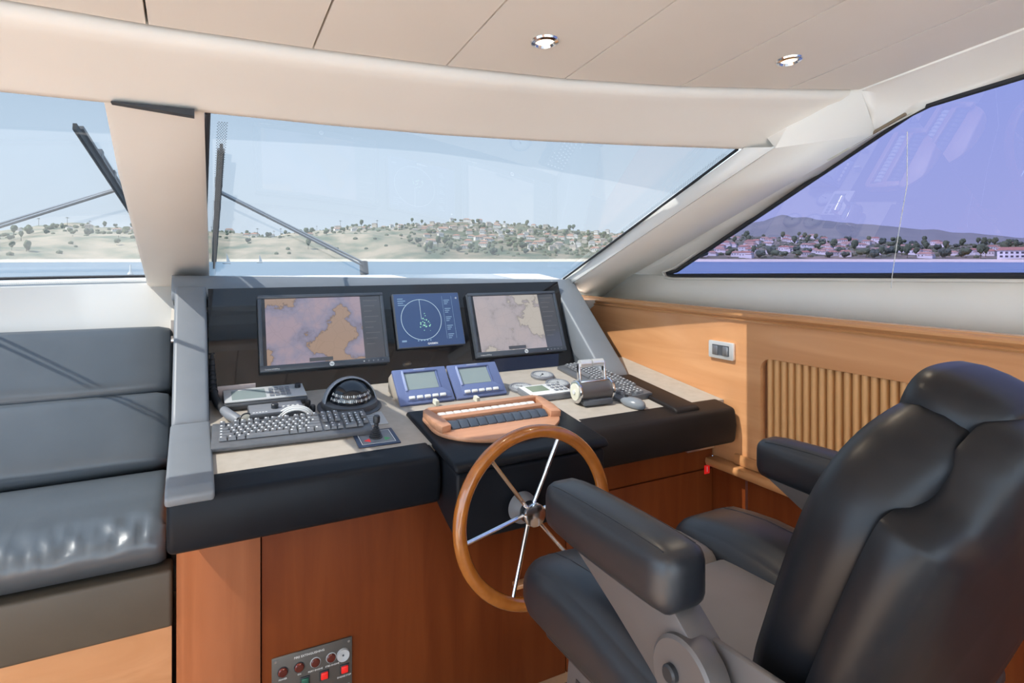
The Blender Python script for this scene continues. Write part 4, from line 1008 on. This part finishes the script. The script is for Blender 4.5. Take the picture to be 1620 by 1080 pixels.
# ------------------------------------------------------------------ ceiling lamps
for k, (x, y) in enumerate(((.667, 1.105), (1.278, .972))):
    z = ceil_z(y)
    d = thing('downlight', ('recessed chrome ceiling downlight nearer the middle of the ceiling', 'recessed chrome ceiling downlight nearer the side window')[k], 'lamp', (x, y, z - .0005), rotx(R(-6.8)).to_3x3(), group='recessed ceiling downlights')
    obj('bezel', lathe([(.019, -.001), (.022, -.006), (.029, -.004), (.031, .0), (.019, .006)], 36), CHROME, d, local=True)
    obj('lens', lathe([(0, -.0015), (.012, -.002), (.0195, -.0005), (.0195, .004), (0, .004)], 24), LAMP, d, local=True)
    L = bpy.data.lights.new('downlight_bulb', 'SPOT'); L.energy = 4; L.spot_size = R(110); L.spot_blend = .6; L.color = (1, .82, .6); L.shadow_soft_size = .02
    lo = bpy.data.objects.new('bulb', L); COL.objects.link(lo); lo.parent = d; lo.location = (0, 0, -.008)
# ------------------------------------------------------------------ blind track, bracket and cord on the starboard pillar
bt = thing('blind_track', 'slim beige blind track running up the starboard pillar', 'track', (1.75, 1.6, .1))
o_ = Vector((-.010, -.012, .004))
obj('rail', tube([T0 + o_, T0.lerp(T1, .5) + o_, T0.lerp(T1, .86) + o_], .0035, 6), principled('track bronze', (.30, .23, .15), .4, .4), bt)
for t in (.0, .22, .55): obj('screw', tube([T0.lerp(T1, t + .02) + o_ * 1.2, T0.lerp(T1, t + .025) + o_ * 1.2], .005, 8), BLACKP, bt)
obj('slider', tube([T0.lerp(T1, .875) + o_ * 1.5, T0.lerp(T1, .93) + o_ * 1.5], .008, 6), CREAMP, bt)
obj('end_rail', tube([T0.lerp(T1, .93) + o_, T0.lerp(T1, 1.06) + o_], .005, 6), principled('track bronze b', (.30, .23, .15), .4, .4), bt)
pc = obj('pull_cord', tube([(1.655, .905, .335), (1.70, .93, .2), (1.76, .985, .08), (1.815, 1.035, -.05), (1.828, 1.045, -.085)], .0011, 6), WHITEP); tag(pc, 'thin white blind cord hanging in front of the tinted side window', 'cord')

# ------------------------------------------------------------------ windscreen wipers outside the glass
def wiper(name, label, blade0, blade1, pivot_x, pivot_t, hit):
    t = thing(name, label, 'wiper', tuple(screen(blade0[0], blade0[1])))
    up = Vector((0, .30, .94))
    A, B = screen(*blade0) + up * .018, screen(*blade1) + up * .018
    d = (B - A).normalized(); sd = d.cross(up).normalized()
    def bar(a, b_, w, h, up_off=0):
        secs = [[p + sd * w * s1 + up * (h * s2 + up_off) for s1, s2 in ((-1, -1), (1, -1), (1, 1), (-1, 1))] for p in (a, b_)]
        return loft(secs, closed=True, caps=True)
    obj('rubber', bar(A, B, .004, .008), RUBBER, t)
    obj('blade_spine', bar(A.lerp(B, .04), A.lerp(B, .96), .009, .004, .014), MGREY, t)
    mid = A.lerp(B, .62 if blade0[0] < 0 else .48)
    obj('yoke', bar(A.lerp(B, .25), A.lerp(B, .75), .006, .004, .030), DGREY, t)
    for q_ in (.25, .42, .58, .75): obj('claw', bar(A.lerp(B, q_ - .012), A.lerp(B, q_ + .012), .010, .012, .022), MGREY, t)
    C_ = screen(pivot_x, pivot_t) + up * .05
    m2 = A.lerp(B, hit) + up * .035
    for off in (0, .018):
        obj('arm', tube([m2 + Vector((0, 0, off * .2)), C_ + Vector((0, off * 1.2, off))], .0055, 8), STEEL, t)
    obj('pivot', tube([C_ - up * .04, C_ + up * .02], .02, 12), DGREY, t)
    return t
wiper('windscreen_wiper', 'windscreen wiper on the port pane left of the mullion', (-.150, .36), (-.262, .89), -.95, .02, .42)
wiper('windscreen_wiper', 'windscreen wiper on the starboard pane right beside the mullion', (.082, .06), (.080, .86), .72, .0, .66)

# ------------------------------------------------------------------ the bay: water, beach, hills, houses, trees
WZ = -3.0
def az_pt(a, r): return r * math.sin(R(a)), r * math.cos(R(a))
sea = bmesh.new(); sea.faces.new([sea.verts.new(p) for p in ((-6000, -6000, WZ), (6000, -6000, WZ), (6000, 6000, WZ), (-6000, 6000, WZ))])
SEAM = grained('bay water', (.14, .24, .33), (.16, .27, .37), .35, nscale=.02, spec=.3, bump=.10, bscale=.25, dist=.05)
sea = obj('sea', sea, SEAM, smooth=False); tag(sea, 'calm blue bay water between the boat and the shore', 'water', kind='stuff')
# skyline: azimuth, tangent of elevation seen from the boat
NEAR = [(-60, .03), (-30, .05), (-12.4, .036), (-8.7, .047), (-4.7, .043), (1.7, .040), (7.3, .037), (11, .045), (15.5, .052), (21.4, .057), (25, .063), (30.4, .054), (34.6, .046), (39.3, .040), (42.7, .036), (47, .036), (52, .034), (57, .027), (62, .020), (70, .018), (85, .02)]
BLUFF = [(-60, .4), (-12, .5), (1.7, .9), (15, .95), (19, .6), (24, .15), (40, .1), (85, .05)]
def shore(a): return 780 + 30 * math.sin(a * .13) + 14 * math.sin(a * .6)
def land_z(a, r):
    s = shore(a); d = r - s; top = interp(NEAR, a) * 1350; depth = 1350 - s
    bl = interp(BLUFF, a)
    if d < 0: return WZ - 1
    beach = min(1, d / 25) * 3.4
    t = max(0, min(1, (d - 25) / (depth - 25)))
    h = top * (t ** 1.0 * (1 - .45 * bl) + .45 * bl * min(1, t * 4)) 
    x, y = az_pt(a, r)
    h *= 1 + .16 * noise.noise(Vector((x * .012, y * .012, 1))) + .08 * noise.noise(Vector((x * .04, y * .04, 5)))
    if d > depth: h *= max(0, 1 - (d - depth) / 900)
    return WZ - .2 + beach + max(0, h)
LANDM = bpy.data.materials.new('dry hillside'); LANDM.use_nodes = True
m = LANDM; b_ = m.node_tree.nodes['Principled BSDF']; b_.inputs['Roughness'].default_value = .95
g_ = nd(m, 'ShaderNodeNewGeometry'); n1 = nd(m, 'ShaderNodeTexNoise'); n1.inputs['Scale'].default_value = .022; n1.inputs['Detail'].default_value = 8
lk(m, g_.outputs['Position'], n1.inputs['Vector']); r1 = nd(m, 'ShaderNodeValToRGB'); el = r1.color_ramp.elements
el[0].position = .36; el[0].color = (.15, .19, .13, 1); el[1].position = .62; el[1].color = (.48, .40, .29, 1)
q_ = el.new(.48); q_.color = (.33, .30, .21, 1); lk(m, n1.outputs['Fac'], r1.inputs[0])
r2 = nd(m, 'ShaderNodeValToRGB'); el = r2.color_ramp.elements              # greener east of the bluff
el[0].position = .40; el[0].color = (.09, .12, .07, 1); el[1].position = .66; el[1].color = (.32, .26, .18, 1)
lk(m, n1.outputs['Fac'], r2.inputs[0]); sp3 = nd(m, 'ShaderNodeSeparateXYZ'); lk(m, g_.outputs['Position'], sp3.inputs[0])
dv = nd(m, 'ShaderNodeMath', operation='DIVIDE'); lk(m, sp3.outputs['X'], dv.inputs[0]); lk(m, sp3.outputs['Y'], dv.inputs[1])
mr = nd(m, 'ShaderNodeMapRange'); mr.inputs['From Min'].default_value = .22; mr.inputs['From Max'].default_value = .42; lk(m, dv.outputs[0], mr.inputs[0])
mxc = nd(m, 'ShaderNodeMix', data_type='RGBA'); lk(m, mr.outputs[0], mxc.inputs[0]); lk(m, r1.outputs[0], mxc.inputs[6]); lk(m, r2.outputs[0], mxc.inputs[7])
lk(m, mxc.outputs[2], b_.inputs['Base Color'])
SAND = grained('beach sand', (.70, .62, .48), (.76, .68, .54), .9, nscale=.02)
def terrain(a0, a1, na, rs):
    return loft([[(*az_pt(a0 + (a1 - a0) * i / na, shore(a0 + (a1 - a0) * i / na) + d), land_z(a0 + (a1 - a0) * i / na, shore(a0 + (a1 - a0) * i / na) + d)) for d in rs] for i in range(na + 1)])
hl = obj('hillside', terrain(-45, 82, 300, [24, 40, 60, 90, 120, 150, 190, 230, 270, 310, 350, 400, 450, 500, 560, 620, 720, 900, 1300]), LANDM); tag(hl, 'dry coastal hillside across the bay', 'hill', kind='structure')
bh = obj('beach', terrain(-45, 82, 200, [-4, 0, 8, 16, 26]), SAND); tag(bh, 'pale sandy beach along the foot of the hillside', 'beach', kind='structure')
FAR = [(30, .0), (40, .03), (46.6, .043), (49.3, .056), (52.3, .068), (55.3, .058), (59.8, .048), (64, .038), (68.4, .029), (85, .02)]
FARM = grained('hazed far hill', (.19, .21, .19), (.25, .26, .22), .95, nscale=.006, detail=8)  # lightened, with distance haze put into the scrub colour
secs = []
for i in range(140):
    a = 32 + 52 * i / 139; s = []
    for r_, k in ((1900, .0), (2200, .28), (2500, .55), (2800, .82), (3000, 1), (3300, .9)):
        x, y = az_pt(a, r_); top = interp(FAR, a) * 3000 * (1 + .05 * noise.noise(Vector((a * .8, 0, 0))) + .02 * noise.noise(Vector((a * 3, 7, 0))))
        s.append((x, y, WZ + top * k * (1 + .06 * noise.noise(Vector((x * .004, y * .004, 2))))))
    secs.append(s)
fh = obj('far_hill', loft(secs), FARM); tag(fh, 'long dark hill on the skyline behind the shore houses', 'hill', kind='structure')
# houses
HW = [principled('house wall', c, .8) for c in ((.72, .68, .62), (.62, .55, .47), (.78, .76, .73))]
HR = [principled('house roof', c, .8) for c in ((.40, .20, .14), (.34, .30, .27), (.46, .28, .20))]
HGL = principled('house glass', (.06, .07, .09), .2)
def house_mesh(w, d, h, rh, mw, mr, kind):
    b = bmesh.new()
    box(-w / 2, w / 2, -d / 2, d / 2, -3, h, bm=b)
    if kind: box(w * .12, w * .62, -d * .7, d * .2, -3, h * .62, bm=b)
    nw = len(b.faces)
    ov = .5
    secs_ = [[(-w / 2 - ov, -d / 2 - ov, h), (-w / 2 + d * .3, 0, h + rh), (-w / 2 - ov, d / 2 + ov, h)], [(w / 2 + ov, -d / 2 - ov, h), (w / 2 - d * .3, 0, h + rh), (w / 2 + ov, d / 2 + ov, h)]]
    loft(secs_, closed=True, caps=True, bm=b)
    if kind: box(w * .10, w * .64, -d * .73, -d * .4, h * .62, h * .62 + .5, bm=b)
    b.faces.ensure_lookup_table()
    for f in b.faces[nw:]: f.material_index = 1
    n2 = len(b.faces)
    for k in range(4):
        x = -w / 2 + w * (k + .5) / 4
        box(x - .55, x + .55, -d / 2 - .06, -d / 2 + .05, h * .45, h * .45 + 1.5, bm=b)
    b.faces.ensure_lookup_table()
    for f in b.faces[n2:]: f.material_index = 2
    me = bpy.data.meshes.new('house'); bmesh.ops.recalc_face_normals(b, faces=b.faces); b.to_mesh(me); b.free()
    for q in (mw, mr, HGL): me.materials.append(q)
    return me
HM = [house_mesh(13, 9, 5.5, 2.4, HW[0], HR[0], 0), house_mesh(11, 8, 6.5, 1.6, HW[1], HR[1], 1), house_mesh(15, 9, 4.6, 2.2, HW[2], HR[2], 1), house_mesh(9, 9, 7.0, 1.8, HW[2], HR[1], 0), house_mesh(16, 10, 6.2, 2.2, HW[2], HR[0], 1)]
rnd = random.Random(11); n_h = 0
def put(me, a, r, label, cat, group, name, sc=1., rz=None, sink=0.):
    x, y = az_pt(a, r); o = bpy.data.objects.new(name, me); COL.objects.link(o)
    o.location = (x, y, land_z(a, r) + H - sink); o.rotation_euler = (0, 0, -R(a) + (rz if rz is not None else rnd.uniform(-.5, .5)))
    o.scale = (sc, sc, sc * rnd.uniform(.9, 1.15)); tag(o, label, cat, group); return o
def free(lst, a, r, d): 
    x, y = az_pt(a, r)
    if abs(a - 68) < 1.7 and r - shore(a) < 75: return False
    for (px, py) in lst:
        if (px - x) ** 2 + (py - y) ** 2 < d * d: return False
    lst.append((x, y)); return True
used = [az_pt(68.0, shore(68.0) + 40 + k) for k in (-10, 0, 10)] + [az_pt(68.0 + k, shore(68.0) + 40) for k in (-1.0, -.6, .6, 1.0)]
tries = 0
while n_h < 150 and tries < 20000:                           # houses seen through the windscreen
    tries += 1
    a = rnd.uniform(9, 39) if rnd.random() < .9 else rnd.uniform(-14, 9); s = shore(a); r = s + rnd.uniform(90, 560)
    if interp(BLUFF, a) > .55 and r - s < 330: continue
    if not free(used, a, r, 17): continue
    put(HM[rnd.randrange(4)], a, r, 'small pale house among trees on the hillside ahead', 'house', 'houses on the hillside ahead', 'house', rnd.uniform(.7, 1.0)); n_h += 1
n_h = 0
while n_h < 110 and tries < 40000:                           # houses seen through the side window
    tries += 1
    a = rnd.uniform(41, 58) if rnd.random() < .85 else rnd.uniform(58, 69); s = shore(a); r = s + rnd.uniform(40, 540)
    if not free(used, a, r, 18): continue
    put(HM[rnd.choice((0, 2, 2, 4))], a, r, 'small red roofed house on the shore seen through the tinted side window', 'house', 'houses on the starboard shore', 'house', rnd.uniform(.8, 1.05)); n_h += 1
# a long white house with a row of windows near the right edge
a = 68.0; r = shore(a) + 40; x, y = az_pt(a, r)
bh_ = thing('long_house', 'long white two storey house with red roof at the right end of the shore', 'house', (x, y, land_z(a, r) - .3), rotz(-R(a)).to_3x3())
obj('walls', box(-16, 16, -5, 5, -2, 9), HW[2], bh_, local=True)
obj('roof', loft([[(-17, -6, 9), (-13, 0, 12.5), (-17, 6, 9)], [(17, -6, 9), (13, 0, 12.5), (17, 6, 9)]], closed=True, caps=True), HR[0], bh_, local=True)
for k in range(7):
    for zz in (1.5, 5.4): obj('window', box(-13.6 + k * 4.4, -11.2 + k * 4.4, -5.1, -4.9, zz, zz + 2.0), HGL, bh_, local=True)
# trees
FOL = [grained('foliage', c1, c2, .9, nscale=.8) for c1, c2 in (((.075, .105, .055), (.12, .15, .08)), ((.10, .125, .07), (.15, .175, .10)), ((.060, .085, .060), (.10, .13, .09)))]
BARK = principled('bark', (.16, .12, .09), .9)
def tree_mesh(seed, hh, w, fm, trunk):
    rr3 = random.Random(seed); b = bmesh.new()
    tube([(0, 0, -2), (0, 0, hh * trunk)], [.45, .25], 5, bm=b); nb = len(b.faces)
    for k in range(4):
        q = bmesh.new(); bmesh.ops.create_icosphere(q, subdivisions=2, radius=1)
        ox, oy, oz = rr3.uniform(-.4, .4) * w, rr3.uniform(-.4, .4) * w, hh * (trunk + (1 - trunk) * rr3.uniform(.25, .75))
        rw, rh = w * rr3.uniform(.45, .75), hh * (1 - trunk) * rr3.uniform(.35, .5)
        for v in q.verts:
            k2 = 1 + .35 * noise.noise(v.co * 2.2 + Vector((seed, k, 0)))
            v.co = Vector((ox + v.co.x * rw * k2, oy + v.co.y * rw * k2, oz + v.co.z * rh * k2))
        join(b, q)
    b.faces.ensure_lookup_table()
    for f in b.faces[:nb]: f.material_index = 1
    me = bpy.data.meshes.new('tree'); b.to_mesh(me); b.free(); me.materials.append(fm); me.materials.append(BARK); return me
TM = [tree_mesh(1, 8, 4.5, FOL[0], .15), tree_mesh(2, 10, 4.2, FOL[1], .2), tree_mesh(3, 7, 5.0, FOL[2], .1), tree_mesh(4, 13, 4.0, FOL[0], .35), tree_mesh(5, 5, 4.2, FOL[1], .08)]
def palm_mesh():
    b = bmesh.new(); tube([(0, 0, -1), (.2, 0, 12)], [.35, .22], 5, bm=b); nb = len(b.faces)
    for k in range(11):
        an = 2 * PI * k / 11; c, s = math.cos(an), math.sin(an)
        sec = [[(.2 + c * t * 3.2 - s * w_, s * t * 3.2 + c * w_, 12 + 1.3 * math.sin(PI * t * .9) - 1.6 * t * t) for w_ in (-.45 * (1 - t) - .05, .45 * (1 - t) + .05)] for t in (0, .35, .7, 1)]
        loft(sec, bm=b)
    b.faces.ensure_lookup_table()
    for f in b.faces[:nb]: f.material_index = 1
    me = bpy.data.meshes.new('palm_tree'); b.to_mesh(me); b.free(); me.materials.append(FOL[2]); me.materials.append(BARK); return me
PM = palm_mesh()
utree = list(used); n_t = 0; tries = 0
while n_t < 160 and tries < 20000:
    tries += 1
    a = rnd.uniform(-14, 39.5); s = shore(a); r = s + rnd.uniform(60, 560)
    bl = interp(BLUFF, a)
    if bl > .55 and r - s < 380 and rnd.random() < .85: continue
    if not free(utree, a, r, 13): continue
    put(TM[rnd.randrange(5)], a, r, 'bushy grey green tree on the hillside ahead', 'tree', 'trees on the hillside ahead', 'tree', rnd.uniform(.7, 1.25)); n_t += 1
n_t = 0
while n_t < 110 and tries < 40000:
    tries += 1
    a = rnd.uniform(41, 70); s = shore(a); r = s + (rnd.uniform(34, 120) if rnd.random() < .55 else rnd.uniform(100, 540))
    if not free(utree, a, r, 15): continue
    put(TM[rnd.choice((0, 2, 2, 3, 3))], a, r, 'dark bushy tree on the shore seen through the tinted side window', 'tree', 'trees on the starboard shore', 'tree', rnd.uniform(.9, 1.35)); n_t += 1
n_t = 0
while n_t < 20 and tries < 60000:
    tries += 1
    a = rnd.uniform(-12, 20); r = shore(a) + rnd.uniform(330, 575)
    if not free(utree, a, r, 13): continue
    put(PM, a, r, 'slender palm tree on the skyline of the bluff', 'palm tree', 'palm trees along the bluff', 'palm_tree', rnd.uniform(.8, 1.2)); n_t += 1
# the scrub that nobody could count between houses and trees: one object
scrub = bmesh.new(); k = 0; tries = 0
blob = bmesh.new(); bmesh.ops.create_icosphere(blob, subdivisions=1, radius=1); bv = [v.co.copy() for v in blob.verts]; bf = [[v.index for v in f.verts] for f in blob.faces]; blob.free()
def add_blob(p, w, h):
    vs = [scrub.verts.new((p[0] + v.x * w * (1 + .3 * noise.noise(v * 2 + Vector((k, 0, 0)))), p[1] + v.y * w, p[2] + v.z * h)) for v in bv]
    for f in bf: scrub.faces.new([vs[i] for i in f])
while k < 1500 and tries < 60000:
    tries += 1
    if rnd.random() < .5: a = rnd.uniform(13, 41)
    elif rnd.random() < .75: a = rnd.uniform(41, 71)
    else: a = rnd.uniform(-15, 13)
    s = shore(a); r = s + rnd.uniform(50, 575); bl = interp(BLUFF, a)
    if bl > .5 and r - s < 300 and rnd.random() < .8: continue
    if not free(utree, a, r, 7.5): continue
    w = rnd.uniform(2, 4.2); add_blob((*az_pt(a, r), land_z(a, r) + w * .25), w, w * rnd.uniform(.6, .95)); k += 1
sc_ = obj('scrub', scrub, FOL[1], hl, smooth=False); sc_['kind'] = 'stuff'
# small sailing boats off the beach
for k, (a, r, lb) in enumerate(((2.6, 430, 'tiny white sailing boat nearest the mullion on the bay'), (5.2, 520, 'tiny white sailing boat farther off to the right on the bay'))):
    x, y = az_pt(a, r); t = thing('sailing_boat', lb, 'boat', (x, y, WZ - .1))
    b = bmesh.new(); loft([[(-2.6, 0, .7), (-2.6, 0, .7), (-2.6, 0, .7)], [(-1.8, -.7, .7), (-1.6, 0, 0), (-1.8, .7, .7)], [(1.5, -.8, .6), (1.5, 0, -.1), (1.5, .8, .6)], [(2.4, -.6, .6), (2.4, 0, .1), (2.4, .6, .6)]], bm=b)
    obj('hull', b, WHITEP, t, local=True); obj('mast', tube([(0, 0, .3), (0, 0, 7)], .06, 6), LGREY, t, local=True)
    obj('sail', ext([(.1, 1.2), (2.3, 1.3), (.1, 6.8)], 'y', -.02, .02), WHITEP, t, local=True)
bo = obj('buoy', lathe([(0, -.5), (.5, -.4), (.55, .3), (.2, .8), (.12, 2.0), (0, 2.0)], 16, T(*az_pt(-4.4, 130), WZ)), WHITEP); tag(bo, 'small white buoy on the water left of the mullion', 'buoy')
